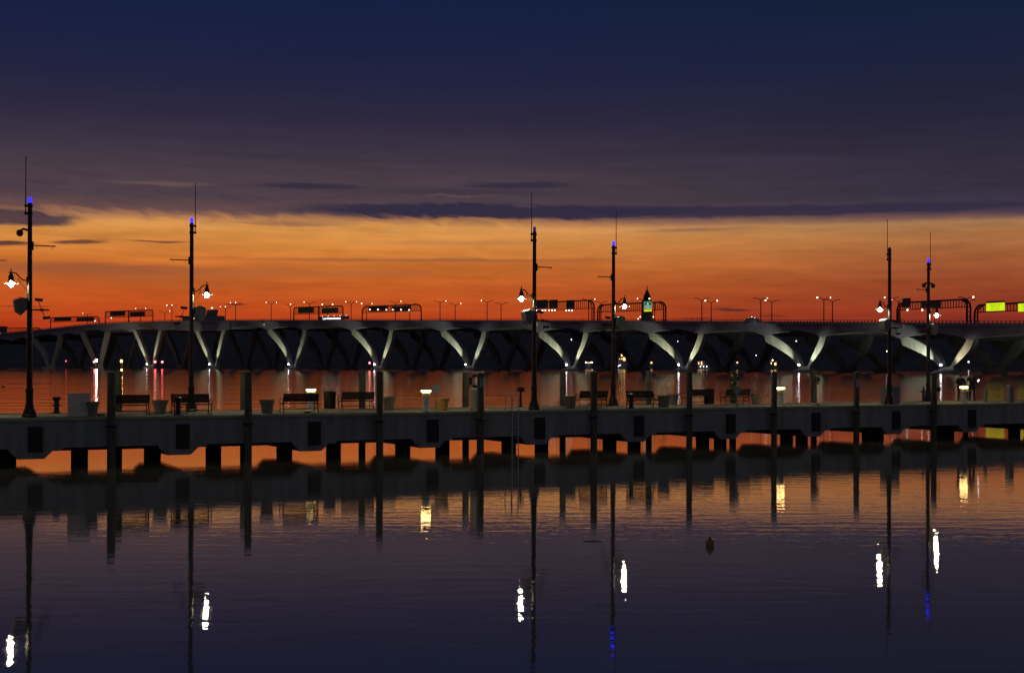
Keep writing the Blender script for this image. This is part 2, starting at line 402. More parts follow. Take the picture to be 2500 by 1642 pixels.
for s in SK:
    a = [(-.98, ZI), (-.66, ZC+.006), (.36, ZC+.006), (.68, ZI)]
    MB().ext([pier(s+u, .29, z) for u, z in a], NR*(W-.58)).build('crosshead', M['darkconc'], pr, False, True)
    fd = MB()
    fd.box(pier(s, -.045, 1.18), (.58, .09, 1.06), PANG)
    for q in range(7): fd.box(pier(s, -.11, .74+q*.147), (.54, .05, .07), PANG)
    fd.build('rubber_fender', M['rubber'], pr, False, True)
CA = [17, 372, 694, 983, 1242, 1488, 1715, 1920, 2119, 2290, 2476]; CB = [194, 521, 814, 1080, 1322, 1548, 1758, 1957, 2143, 2315]
for lst, t in ((CA, 1.2), (CB, 3.8)):
    for x in lst:
        p = onp(x, t, 0, 1120)
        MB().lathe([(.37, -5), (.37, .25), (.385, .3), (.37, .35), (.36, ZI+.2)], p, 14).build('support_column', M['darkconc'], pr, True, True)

# mooring piles beside the pier
PG = 'timber mooring piles along the pier'
def mpile(px, t, label, cap=False, ztop=3.95, r=.175, py=980):
    p = onp(px, t, 0, py)
    o = thing('mooring_pile', label, 'mooring pile', p, 0, PG)
    MB().lathe([(r*1.04, -5), (r*1.02, .5), (r, 2.2), (r*.97, ztop-.06), (r*.9, ztop)], (0, 0, 0), 18).build('shaft', M['pile'], o)
    MB().lathe([(r*1.12, ztop-.03), (r*1.12, ztop+.015), (r*.8, ztop+.05), (.03, ztop+.07)], (0, 0, 0), 18).build('cap', M['pilecap' if cap else 'pile'], o)
    cb = MB(); cb.torus((0, 0, ZD-.35), r+.05, .03, (0, 0, 1), 20, 6) if False else cb.lathe([(r+.03, ZD-.45), (r+.06, ZD-.43), (r+.06, ZD-.37), (r+.03, ZD-.35)], (0, 0, 0), 18)
    cb.build('pile_hoop', M['iron'], o)
    return o
FT = -.32; BT = W+.3
mpile(272, FT, 'front mooring pile overlapping the left end of the leftmost bench')
mpile(606, FT, 'front mooring pile with a thicker looking pair right of the second bench', r=.165)
mpile(927, FT, 'front mooring pile covering a planter beside the fourth bench', r=.165)
mpile(1173, FT, 'front mooring pile with pale cap, life ring and white notice plate', True)
mpile(1450, FT, 'front mooring pile in front of the bench right of the banded planter', r=.17)
mpile(1683, FT, 'front mooring pile with a bench and two planters just behind it', r=.16)
mpile(1890, FT, 'front mooring pile hiding half of a lit power pedestal', r=.16)
mpile(2091, FT, 'front mooring pile with a pale plate near its top, left of the grey cabinet', r=.165)
mpile(2280, FT, 'front mooring pile with a small box on its side near the standing people', True, r=.17)
mpile(289, BT, 'rear mooring pile peeking out right of the leftmost front pile')
mpile(595, BT, 'rear mooring pile half hidden left of the front pile by the second bench')
mpile(884, BT, 'rear mooring pile standing behind the fourth bench')
mpile(1137, BT, 'rear mooring pile with pale cap left of the life ring', True)
mpile(1374, BT, 'rear mooring pile behind the banded stone planter')
mpile(1584, BT, 'rear mooring pile behind the bench that faces the camera near the iron bollard')
mpile(1789, BT, 'rear mooring pile behind the round pale sign', r=.2)
mpile(1987, BT, 'rear mooring pile with an orange life ring on its right side', r=.19)
mpile(2357, BT, 'rear mooring pile seen between the legs of the two people', ztop=2.6)

# life rings, plates
def life_ring(p, label, ang):
    o = thing('life_ring', label, 'life ring', p, ang, 'life rings on the mooring piles')
    MB().torus((0, 0, 0), .27, .075, (0, 1, 0), 28, 10).build('ring', M['ring'], o)
    for k in range(4):
        MB().torus((0, 0, 0), .27, .08, (0, 1, 0), 4, 10, PI/4+k*PI/2-.16, PI/4+k*PI/2+.16).build('band', M['ringband'], o)
    MB().path([(0, .05, .25), (0, .02, .42)], .015, 6).build('hook', M['iron'], o)
    return o
life_ring(onp(1161, -.15, 3.55, 927), 'dark orange life ring hanging left of the pale capped front pile', .3)
life_ring(onp(1996, W+.15, 3.5, 930), 'orange life ring hanging on the right side of a rear pile', 1.1)
life_ring(onp(1793, W-.05, 3.55, 926), 'dark life ring hung on the rear pile behind the round sign', .5)
def plate(px, t, z, w, h, label):
    p = onp(px, t, z)
    o = MB().box((0, 0, 0), (w, .02, h), 0).build('notice_plate', M['plate'], None, False); o.location = p; o.rotation_euler = (0, 0, .05)
    tag(o, label, 'notice plate')
plate(1176, FT-.19, 3.45, .20, .42, 'pale notice plate on the front pile that carries the life ring')
plate(2094, FT-.19, 3.35, .19, .48, 'pale notice plate on the front pile left of the wide cabinet')
bx = MB().box((0, 0, 0), (.26, .16, .22)).build('junction_box', M['iron'], None, False); bx.location = onp(2290, FT, 2.95); tag(bx, 'small dark box fixed to the right side of a front pile', 'junction box')

# ------------------------------------------------------------------ lamp posts
LG = 'tall black lamp posts on the pier'
def lamp_post(px, t, side, label, beacon, dome=0, lit=1.0, htop=9.0):
    """side -1: lantern to the left, +1: to the right (along the pier)"""
    p = onp(px, t, ZD, 960)
    o = thing('lamp_post', label, 'lamp post', p, PANG, LG)
    MB().lathe([(.30, 0), (.30, .10), (.26, .13), (.26, .26), (.21, .34), (.17, .48), (.15, .62), (.145, 1.05), (.165, 1.08), (.165, 1.16), (.13, 1.22)], seg=16).build('base', M['iron'], o)
    MB().lathe([(.125, 1.2), (.118, 3), (.10, 6), (.088, htop-.02), (.088, htop)], seg=14).build('shaft', M['iron'], o)
    s = side
    # lantern arm
    MB().path([(s*.08, 0, 5.74), (s*.26, 0, 5.75), (s*.40, 0, 5.86), (s*.52, 0, 6.01), (s*.62, 0, 6.05), (s*.83, 0, 6.05)], .028, 8).path(
        [(s*.09, 0, 5.30), (s*.25, 0, 5.46), (s*.42, 0, 5.72), (s*.47, 0, 5.80)], .016, 6).box((s*.10, 0, 5.72), (.07, .14, .34)).build('lantern_arm', M['iron'], o)
    x = s*.74; z = 5.70
    lan = MB().lathe([(.012, z+.52), (.03, z+.46), (.018, z+.40), (.05, z+.36), (.05, z+.30), (.085, z+.24), (.115, z+.14), (.12, z+.02), (.10, z-.0)], (x, 0, 0), 16).build('lantern_hood', M['iron'], o)
    MB().lathe([(.11, z-.055), (.30, z-.10), (.30, z-.108), (.11, z-.075)], (x, 0, 0), 20).build('shade', M['greypaint'], lan)
    for q in range(2): MB().lathe([(.10, z-.01-.03*q), (.16, z-.02-.03*q), (.16, z-.026-.03*q), (.10, z-.016-.03*q)], (x, 0, 0), 18).build('fin', M['greypaint'], lan)
    MB().sphere((x, 0, z-.125), .098, 14, (1, 1, 1.3)).build('bulb', M['bulb'], lan)
    # banner arm on the other side
    ba = MB().path([(-s*.08, 0, 7.22), (-s*.98, 0, 7.22)], .026, 8).box((-s*.11, 0, 7.2), (.07, .16, .36)).sphere((-s*.99, 0, 7.22), .04, 8)
    for q in (-.28, -.88): ba.path([(s*q, 0, 7.20), (s*q, 0, 7.12), (s*(q-.02), 0, 7.07)], .008, 5)
    if dome != 5: ba.build('banner_arm', M['iron'], o)
    # loudspeaker below the lantern
    sp = MB().ext([(s*.14, -.25, 4.98), (s*.34, -.25, 5.02), (s*.66, -.25, 4.90), (s*.58, -.25, 4.42), (s*.36, -.25, 4.28), (s*.14, -.25, 4.50)], (0, .46, 0)).build('loudspeaker', M['box'], o, False)
    MB().box((s*.5, -.02, 5.0), (.34, .42, .02), rot=Matrix.Rotation(s*.36, 3, 'Y')).build('top_plate', M['plate'], sp, False)
    MB().path([(s*.08, 0, 4.7), (s*.2, 0, 4.7)], .04, 6).box((s*.1, 0, 4.9), (.05, .12, .55)).build('bracket', M['iron'], o)
    # camera cross arm
    cc = MB().path([(-s*.08, 0, 4.52), (-s*.78, 0, 4.52)], .035, 8).path([(-s*.34, .0, 4.9), (-s*.48, 0, 4.52), (-s*.62, 0, 4.16)], .014, 6).box((-s*.48, 0, 4.52), (.14, .1, .1)).build('camera_arm', M['iron'], o)
    for (cx, cz, tl) in ((-.36, 4.93, .1), (-.68, 4.18, -.1)):
        c = MB().box((s*cx, 0, cz), (.30, .10, .10), rot=Matrix.Rotation(tl, 3, 'Y')).build('camera', M['iron'], cc, False)
        MB().box((s*cx, -.01, cz+.062), (.36, .13, .018), rot=Matrix.Rotation(tl, 3, 'Y')).build('sun_shield', M['greypaint'], c, False)
    # aerial, clamps, beacon
    ae = MB().path([(s*.02-.0, 0, 0), (0, 0, 0)], .001, 4) if False else MB()
    sx_ = .17*(1 if side > 0 else -1)
    ae.path([(sx_, 0, htop-.45), (sx_, 0, htop+.7), (sx_, 0, htop+1.9)], [.026, .02, .016], 8).sphere((sx_, 0, htop+1.9), .03, 8)
    ae.build('aerial', M['iron'], o)
    for q in (htop-.13, htop-.45):
        MB().box((sx_/2, 0, q), (abs(sx_), .07, .07)).sphere((sx_, 0, q), .065, 8).lathe([(.115, q-.05), (.115, q+.05)], seg=12).build('clamp', M['iron'], o)
    if beacon is not None:
        MB().lathe([(.06, htop), (.075, htop+.02), (.075, htop+.18), (.06, htop+.23), (.02, htop+.25)], seg=14).build('beacon', M[beacon], o)
    else:
        MB().lathe([(.10, htop), (.10, htop+.15), (.07, htop+.26), (.02, htop+.3)], seg=14).build('pole_cap', M['iron'], o)
    if dome:
        for sd in ((-1,) if dome == 1 else (-1, 1) if dome == 2 else ()):
            dm = MB().path([(sd*.08, 0, 7.85 if dome == 1 else 7.62), (sd*.26, 0, 7.9 if dome == 1 else 7.66), (sd*.36, 0, 7.82 if dome == 1 else 7.58)], .05, 8)
            zz = 7.7 if dome == 1 else 7.47
            dm.lathe([(.05, zz+.16), (.13, zz+.10), (.14, zz), (.11, zz-.09), (.03, zz-.13)], (sd*.40, 0, 0), 14).build('dome_camera', M['iron'], o)
    return o
lamp_post(72, .7, -1, 'leftmost tall black lamp post, glowing blue beacon, lantern to the left', 'blue', 1)
lamp_post(467, 5.2, 1, 'tall black lamp post with blue beacon rising behind the second bench', 'blue')
lamp_post(1304, .7, -1, 'tall black lamp post right of the steel ladder, lantern to the left', 'bluedim')
lamp_post(1497, 5.2, 1, 'tall black lamp post with bright blue beacon left of the tower', 'blue')
lamp_post(2171, .9, -1, 'tall black lamp post with dark cap in front of the wide grey cabinet', None, 5)
lamp_post(2266, 5.3, 1, 'rightmost tall lamp post, blue beacon and two dome cameras', 'blue', 2)

# ------------------------------------------------------------------ benches
def make_bench():
    o = thing('park_bench', '', 'bench', (0, 0, 0), 0, 'slatted park benches on the pier')
    L = 1.78
    st = MB()
    for k in range(5): st.box((0, .09+k*.095, .445-.008*k*(1 if k < 3 else .4)), (L-.06, .075, .035))
    st.build('seat', M['slat'], o, False)
    bk = MB()
    R = Matrix.Rotation(math.radians(14), 3, 'X')
    for k in range(4): bk.box((0, -.01-.028*k, .56+k*.098), (L-.06, .03, .090), rot=R)
    bk.build('backrest', M['slat'], o, False)
    for sx in (-1, 1):
        x = sx*(L/2-.05)
        fr = MB()
        fr.path([(x, -.14, .90), (x, -.05, .62), (x, .02, .42), (x, -.03, .2), (x, -.11, .0)], [.022, .028, .03, .026, .03], 6)
        fr.path([(x, .0, .41), (x, .28, .40), (x, .50, .43)], .024, 6)
        fr.path([(x, .50, .43), (x, .47, .22), (x, .53, .0)], [.028, .024, .03], 6)
        fr.path([(x, -.07, .2), (x, .25, .17), (x, .48, .2)], .015, 6)
        fr.build('end_frame', M['iron2'], o)
        ar = MB().path([(x, -.06, .62), (x, .1, .70), (x, .3, .705), (x, .47, .66), (x, .56, .57), (x, .53, .48), (x, .49, .43)], .022, 6)
        ar.build('armrest', M['iron2'], o)
    MB().path([(-L/2+.05, .22, .18), (L/2-.05, .22, .18)], .016, 6).path([(-L/2+.05, -.05, .18), (L/2-.05, -.05, .18)], .016, 6).build('stretcher', M['iron2'], o)
    return o
bench0 = make_bench(); used = [False]
def bench(px, t, away, label):
    o = bench0 if not used[0] else copy_tree(bench0); used[0] = True
    o.location = onp(px, t, ZD, 1000); o.rotation_euler = (0, 0, PANG + (0 if away else PI)); relabel(o, label)
bench(316, 1.5, True, 'leftmost bench, facing the river, partly behind the first front pile')
bench(465, 1.9, False, 'bench facing the camera with an iron bollard at its left end')
bench(734, 1.5, True, 'bench with a lit power pedestal right behind it')
bench(873, 4.3, True, 'bench between the slatted litter bin and the third front pile')
bench(1448, 2.3, True, 'bench right of the banded stone planter, crossed by a front pile')
bench(1564, 1.5, False, 'bench facing the camera with an iron bollard before it')
bench(1706, 4.4, True, 'bench behind a front pile, left of the far litter bin')
bench(1800, 4.2, True, 'bench behind the round pale sign, right of the far litter bin')

# ------------------------------------------------------------------ planters
def make_planter(m, banded):
    o = thing('stone_planter', '', 'planter', (0, 0, 0), 0, 'round tapered planters on the pier')
    prof = [(.235, 0), (.30, .42)] + ([(.325, .43), (.33, .47), (.32, .48), (.335, .53), (.36, .54)] if banded else [(.31, .5), (.35, .52)]) + [(.365, .56), (.365, .63), (.33, .63), (.32, .55)]
    MB().lathe(prof, seg=28).build('pot', M[m], o)
    sd = MB()
    sd.lathe([(.325, .52), (.32, .57), (.2, .585), (.01, .59)], seg=20).build('soil', M['soil'], o)
    return o
pl0 = make_planter('stonepot', True); pl1 = make_planter('clay', False); ul = set()
def planter(px, py, label, clay=False, sc=1):
    src = pl1 if clay else pl0
    o = src if src not in ul else copy_tree(src); ul.add(src)
    o.location = deckpt(px, py); relabel(o, label); o.rotation_euler = (0, 0, random.random()*6); o.scale = (sc, sc, sc)
planter(222, 1016, 'grey planter between the white cabinet and the leftmost bench')
planter(391, 1010, 'grey planter between the two leftmost benches')
planter(652, 1009, 'plain grey planter left of the bench with the pedestal behind', sc=1.0)
planter(950, 998, 'planter half hidden behind the third front pile')
planter(1080, 1002, 'yellow brown clay planter beside the double round sign', True)
planter(1391, 996, 'pale banded stone planter left of a bench, right of the ladder')
planter(1621, 994, 'dark planter right of the bench facing the camera, nearer of two')
planter(1643, 988, 'dark planter behind another one, left of a front pile')
planter(1846, 986, 'dark planter at the right end of the last bench')

# litter bins
def litter(px, py, label):
    o = thing('litter_bin', label, 'litter bin', deckpt(px, py), 0, 'slatted litter bins')
    MB().lathe([(.25, .04), (.25, .84)], seg=20).build('liner', M['rubber'], o)
    b = MB()
    for k in range(22):
        a = 2*PI*k/22
        b.path([(math.cos(a)*.27, math.sin(a)*.27, .05), (math.cos(a)*.28, math.sin(a)*.28, .7), (math.cos(a)*.31, math.sin(a)*.31, .9)], .016, 5)
    for z in (.08, .84): b.torus((0, 0, z), .285 if z > .5 else .27, .014, (0, .001, 1), 24, 6)
    b.build('slats', M['iron'], o)
    MB().lathe([(.30, .86), (.27, .90), (.16, .94), (.15, .93), (.26, .87)], seg=20).build('lid', M['iron'], o)
litter(805, 999, 'dark slatted litter bin between two benches in the left half')
litter(1731, 987, 'dark litter bin between the two benches on the right')

# iron bollards
def bollard(px, py, label, h=.72):
    o = thing('iron_bollard', label, 'bollard', deckpt(px, py), 0, 'black iron mooring bollards')
    MB().lathe([(.21, 0), (.21, .03), (.15, .05)], seg=18).build('base_flange', M['iron'], o)
    MB().lathe([(.13, .04), (.115, .2), (.105, .38), (.11, h-.2), (.15, h-.1), (.19, h-.05), (.19, h-.01), (.12, h+.02), (.02, h+.03)], seg=18).build('post', M['iron2'], o)
    MB().path([(-.2, 0, .36), (.2, 0, .36)], .028, 8).build('cross_pin', M['iron2'], o)
bollard(138, 1008, 'iron bollard left of the white cabinet'); bollard(435, 1013, 'iron bollard in front of the second bench, at the deck edge', .78)
bollard(1541, 996, 'iron bollard in front of the bench left of two planters', .76)
# cleats
def cleat(px, t, label, m='iron2'):
    o = thing('mooring_cleat', label, 'cleat', onp(px, t, ZD), PANG, 'mooring cleats on the deck edge')
    MB().path([(-.2, 0, .10), (-.1, 0, .085), (.1, 0, .085), (.2, 0, .10)], [.018, .03, .03, .018], 8).build('horn', M[m], o)
    for x in (-.07, .07): MB().lathe([(.05, 0), (.028, .03), (.026, .08)], (x, 0, 0), 10).build('foot', M[m], o)
cleat(450, .18, 'shiny steel cleat by the bollard of the second bench', 'steel'); cleat(246, .3, 'dark cleat at the left end of the leftmost bench')
cleat(752, .2, 'dark cleat at the deck edge under the third bench'); cleat(1998, .6, 'dark cleat near the rear pile with the life ring')

# cabinets and pedestals
p = deckpt(176, 1017)
o = thing('white_cabinet', 'plain white square cabinet between a bollard and a planter at left', 'utility cabinet', p, math.radians(-37))
MB().box((.0, .33, .5), (.66, .66, .96)).build('body', M['white'], o, False)
MB().box((.0, .33, .99), (.68, .68, .025)).build('lid', M['white'], o, False)
def power_pedestal(px, py, label):
    o = thing('power_pedestal', label, 'power pedestal', deckpt(px, py), PANG+.3, 'lit lighthouse-shaped power pedestals')
    ph = PI/8
    MB().lathe([(.25, 0), (.25, .03), (.225, .04), (.20, .30), (.185, .31), (.145, .62)], seg=8, ph=ph).build('base', M['white'], o)
    hd = MB().lathe([(.145, .60), (.20, .72), (.22, .74), (.22, .92), (.19, .95)], seg=8, ph=ph).build('head', M['white'], o)
    for a in (-2.2, -1.2):
        MB().box((math.cos(a)*.215, math.sin(a)*.215, .80), (.14, .04, .13), a+PI/2).build('socket_cover', M['white'], hd, False)
    MB().lathe([(.17, .95), (.235, .96), (.235, 1.015), (.17, 1.02)], seg=16).build('light_ring', M['pedlight'], o)
    MB().lathe([(.25, 1.022), (.25, 1.035), (.16, 1.08), (.05, 1.12), (.03, 1.17), (.01, 1.2)], seg=16).build('roof', M['greypaint'], o)
power_pedestal(759, 1000, 'lit white power pedestal behind the bench, leftmost of the four'); power_pedestal(1040, 1004, 'lit white power pedestal standing free left of the clay planter')
power_pedestal(1906, 989, 'lit power pedestal half hidden behind a front pile'); power_pedestal(2353, 984, 'lit white power pedestal in front of the two people')
def post_box(px, py, w, h, label, m='white', roof=True, rz=0):
    o = thing('service_post', label, 'service cabinet', deckpt(px, py), PANG+rz)
    MB().box((0, 0, h/2), (w, w, h)).build('body', M[m], o, False)
    if roof: MB().add([(-w*.62, -w*.62, h), (w*.62, -w*.62, h), (w*.62, w*.62, h), (-w*.62, w*.62, h), (0, 0, h+.2)], [(0, 1, 4), (1, 2, 4), (2, 3, 4), (3, 0, 4), (3, 2, 1, 0)]).build('roof', M[m], o, False)
    else: MB().box((0, 0, h+.015), (w+.05, w+.05, .03)).build('lid', M[m], o, False)
    MB().box((0, -w/2-.008, h*.5), (w*.7, .014, h*.7)).build('door', M[m], o, False)
post_box(1157, 1003, .32, 1.05, 'slim white service post with peaked top under the life ring', rz=-.5)
post_box(2465, 982, .36, .98, 'slim grey service post with pyramid roof at far right', 'greypaint', rz=-.1)
post_box(2173, 985, .8, .98, 'wide grey cabinet behind the base of a lamp post', 'greypaint', False)
post_box(2406, 980, .16, .78, 'short pale post right of the two people', 'greypaint', False)
# stand-pipe, viewer
o = thing('stand_pipe', 'dark stand pipe with valves beside the rightmost lamp post', 'stand pipe', deckpt(2254, 979), PANG)
MB().lathe([(.14, 0), (.14, .04), (.07, .06), (.07, .7), (.10, .72), (.10, .78), (.04, .86), (.03, .98)], seg=12).build('riser', M['iron'], o)
MB().path([(-.2, 0, .62), (.2, 0, .62)], .05, 10).sphere((-.2, 0, .62), .07, 8).sphere((.2, 0, .62), .07, 8).build('valve', M['iron'], o)
o = thing('coin_viewer', 'dark coin viewer on a post left of the middle lamp post', 'viewer', deckpt(1271, 991), PANG)
MB().lathe([(.16, 0), (.15, .03), (.07, .06), (.06, .8)], seg=12).build('post', M['iron'], o)
MB().box((0, 0, .93), (.34, .22, .24)).path([(0, .05, .95), (.0, .3, 1.0)], .07, 10).build('head', M['iron'], o)
# round signs
def disc_sign(px, py, label, n, h):
    o = thing('round_sign', label, 'sign', deckpt(px, py), -.1)
    MB().path([(0, 0, 0), (0, 0, h)], .045, 8).build('post', M['greypaint'], o)
    for k in range(n):
        a = (-.5 + k)*1.1 if n > 1 else 0
        d = Vector((math.sin(a), -math.cos(a), 0)); c = Vector((0, 0, h-.12)) + (Vector((-.09 if k == 0 else .10, -.03, 0)) if n > 1 else Vector((0, -.06, 0)))
        m_ = MB(); u = d.cross(Vector((0, 0, 1)))
        m_.add([c + (u*math.cos(q*PI/12) + Vector((0, 0, 1))*math.sin(q*PI/12)*1.15)*.185 + d*e for e in (0, .02) for q in range(24)],
               [tuple(range(24))[::-1], tuple(range(24, 48))] + [(q, (q+1) % 24, 24+(q+1) % 24, 24+q) for q in range(24)])
        m_.build('disc', M['plate'], o, False)
disc_sign(1064, 994, 'pair of round pale discs on a post behind the clay planter', 2, 1.12)
disc_sign(1799, 993, 'single round pale sign on a post before the last bench', 1, 1.05)

# ladder
o = thing('steel_ladder', 'steel ladder with two looped handrails hanging on the pier front', 'ladder', onp(1253, 0, 0), PANG)
for x in (-.17, .17):
    MB().path([(x, -.22, -1), (x, -.22, 2.0), (x, -.22, 2.75), (x, -.14, 2.90), (x, .0, 2.98), (x, .3, 2.98), (x, .45, 2.90), (x, .52, 2.75), (x, .52, ZD)], .024, 8).build('rail', M['steel'], o)
rg = MB()
for k in range(9): rg.path([(-.17, -.22, -.4+k*.28), (.17, -.22, -.4+k*.28)], .016, 6)
rg.build('rungs', M['steel'], o)

# ------------------------------------------------------------------ people
def skin_mesh(name, pts, edges, rad, m, parent, sub=1, root=0):
    me = bpy.data.meshes.new(name); me.from_pydata(pts, edges, []); me.materials.append(m)
    o = bpy.data.objects.new(name, me); COL.objects.link(o); o.parent = parent
    sk = o.modifiers.new('skin', 'SKIN'); sk.use_smooth_shade = True
    for i, r in enumerate(rad):
        me.skin_vertices[0].data[i].radius = (r, r) if not isinstance(r, tuple) else r
        me.skin_vertices[0].data[i].use_root = (i == root)
    ss = o.modifiers.new('sub', 'SUBSURF'); ss.levels = sub; ss.render_levels = sub
    return o
def person(loc, rz, label, arms, legs, hold=None, height=1.0):
    o = thing('person', label, 'person', loc, rz)
    o.scale = (height,)*3
    J = {'pel': (0, 0, .95), 'wst': (0, 0, 1.08), 'chs': (0, .01, 1.30), 'nck': (0, 0, 1.47), 'nk2': (0, .01, 1.54), 'hd1': (0, .02, 1.62), 'hd2': (0, .01, 1.72)}
    R = {'pel': .145, 'wst': .125, 'chs': (.16, .125), 'nck': .07, 'nk2': .055, 'hd1': (.075, .09), 'hd2': (.07, .085)}
    E = [('pel', 'wst'), ('wst', 'chs'), ('chs', 'nck'), ('nck', 'nk2'), ('nk2', 'hd1'), ('hd1', 'hd2')]
    for s_, sg in (('L', -1), ('R', 1)):
        el, wr = arms[0 if sg < 0 else 1]; kn, an = legs[0 if sg < 0 else 1]
        J['sh'+s_] = (sg*.19, 0, 1.41); J['el'+s_] = el; J['wr'+s_] = wr
        J['hp'+s_] = (sg*.10, 0, .90); J['kn'+s_] = kn; J['an'+s_] = an; J['to'+s_] = (an[0]+sg*.03, an[1]+.17, .035)
        for k, r in (('sh', .068), ('el', .048), ('wr', .03), ('hp', .095), ('kn', .062), ('an', .042), ('to', .035)): R[k+s_] = r
        E += [('chs', 'sh'+s_), ('sh'+s_, 'el'+s_), ('el'+s_, 'wr'+s_), ('pel', 'hp'+s_), ('hp'+s_, 'kn'+s_), ('kn'+s_, 'an'+s_), ('an'+s_, 'to'+s_)]
        # palm and five fingers
        w = Vector(wr); d = (w - Vector(el)).normalized(); u = d.cross(Vector((0, 1, .2))).normalized()
        J['pm'+s_] = tuple(w + d*.07); R['pm'+s_] = (.034, .018); E.append(('wr'+s_, 'pm'+s_))
        n_ = d.cross(u)
        for fi in range(5):
            off = (fi-2)*.017; ln = (.045, .07, .078, .072, .055)[fi]
            base = w + d*(.07 if fi else .03) + u*off
            J['fa%d%s' % (fi, s_)] = tuple(base + d*ln*.5 + u*(off*.3) + n_*.006); J['fb%d%s' % (fi, s_)] = tuple(base + d*ln*.85 + u*(off*.4) + n_*.03)
            R['fa%d%s' % (fi, s_)] = .009; R['fb%d%s' % (fi, s_)] = .008
            E += [('pm'+s_ if fi else 'wr'+s_, 'fa%d%s' % (fi, s_)), ('fa%d%s' % (fi, s_), 'fb%d%s' % (fi, s_))]
    ks = list(J); ix = {k: i for i, k in enumerate(ks)}
    skin_mesh('body', [J[k] for k in ks], [(ix[a], ix[b]) for a, b in E], [R[k] for k in ks], M['skin'], o)
    def sub(name, keys, add, m):
        kk = [k for k in keys if k in ix]; jx = {k: i for i, k in enumerate(kk)}
        return skin_mesh(name, [J[k] for k in kk], [(jx[a], jx[b]) for a, b in E if a in jx and b in jx],
                         [tuple(q+add for q in R[k]) if isinstance(R[k], tuple) else R[k]+add for k in kk], m, o)
    sub('jacket', ['pel', 'wst', 'chs', 'nck', 'shL', 'elL', 'wrL', 'shR', 'elR', 'wrR'], .022, M['coat'])
    sub('trousers', ['pel', 'hpL', 'knL', 'anL', 'hpR', 'knR', 'anR'], .016, M['jeans'])
    for s_ in 'LR': sub('shoe', ['an'+s_, 'to'+s_], .014, M['shoe'])
    MB().sphere((0, -.005, 1.70), .105, 14, (.86, 1.0, 1.0)).build('hair', M['hair'], o)
    MB().sphere((0, .025, 1.665), .095, 14, (.80, 1.0, 1.12)).path([(0, .115, 1.69), (0, .14, 1.645), (0, .115, 1.635)], [.006, .014, .008], 6).sphere((-.078, .01, 1.665), .02, 8, (.5, 1, 1.4)).sphere((.078, .01, 1.665), .02, 8, (.5, 1, 1.4)).build('face', M['skin'], o)
    return o
pp = deckpt(2345, 980)
person(pp, -.5, 'person in dark jacket and jeans with hands at the front, left of two', [((-.27, .10, 1.16), (-.10, .27, 1.10)), ((.27, .10, 1.16), (.10, .27, 1.10))],
       [((-.12, .03, .50), (-.15, -.02, .08)), ((.15, .06, .50), (.22, .03, .08))], height=1.02)
pp2 = deckpt(2373, 979)
person(pp2, 2.7, 'person in dark clothes raising a camera, right of two, by the pedestal', [((-.30, .10, 1.20), (-.30, .34, 1.22)), ((.27, .16, 1.30), (.12, .26, 1.56))],
       [((-.13, .02, .50), (-.15, -.03, .08)), ((.13, .03, .50), (.16, .0, .08))], height=1.03)
ph = thing('mobile_phone', 'bright phone screen held by the right-hand person', 'phone', at(2388.5, 928.5, pp2.y-.1), .4)
MB().box((0, 0, 0), (.09, .012, .16), rot=Matrix.Rotation(.7, 3, 'Y')).build('case', M['iron'], ph, False)
MB().box((0, -.009, 0), (.08, .004, .14), rot=Matrix.Rotation(.7, 3, 'Y')).build('screen', emat('phone_screen', (.95, .97, 1), 6), ph, False)

# ------------------------------------------------------------------ things on the water
o = thing('float_buoy', 'small dull orange float buoy on the calm water in front', 'buoy', at(1733, 1328, HC*F/(1332-HY-1.3)))
o.location.z = 0
MB().sphere((0, 0, .06), .105, 16, (1, 1, 1.1)).build('ball', M['buoyred'], o); MB().lathe([(.03, .17), (.03, .2), (.015, .21)], seg=8).build('eyelet', M['iron'], o)
o = MB().path([(-.22, 0, .004), (0, .02, .012), (.25, .0, .006)], [.006, .009, .005], 6).build('driftwood', M['duck']); o.location = (at(1445, 1318, 32).x, 32, 0); tag(o, 'thin dark stick floating on the calm water near the middle', 'stick')
o = thing('duck', 'dark duck swimming far out at the left edge', 'duck', (at(8, 948, 250).x, 250, 0))
MB().sphere((0, 0, .06), .22, 12, (1.3, .8, .6)).path([(-.16, 0, .12), (-.24, 0, .26), (-.26, 0, .34)], [.08, .05, .05], 8).sphere((-.28, 0, .38), .07, 8).path([(.2, 0, .1), (.36, 0, .18)], [.1, .02], 6).build('body', M['duck'], o)
MB().path([(-.33, 0, .38), (-.42, 0, .36)], [.03, .012], 6).build('bill', M['orange'] if False else M['clay'], o)

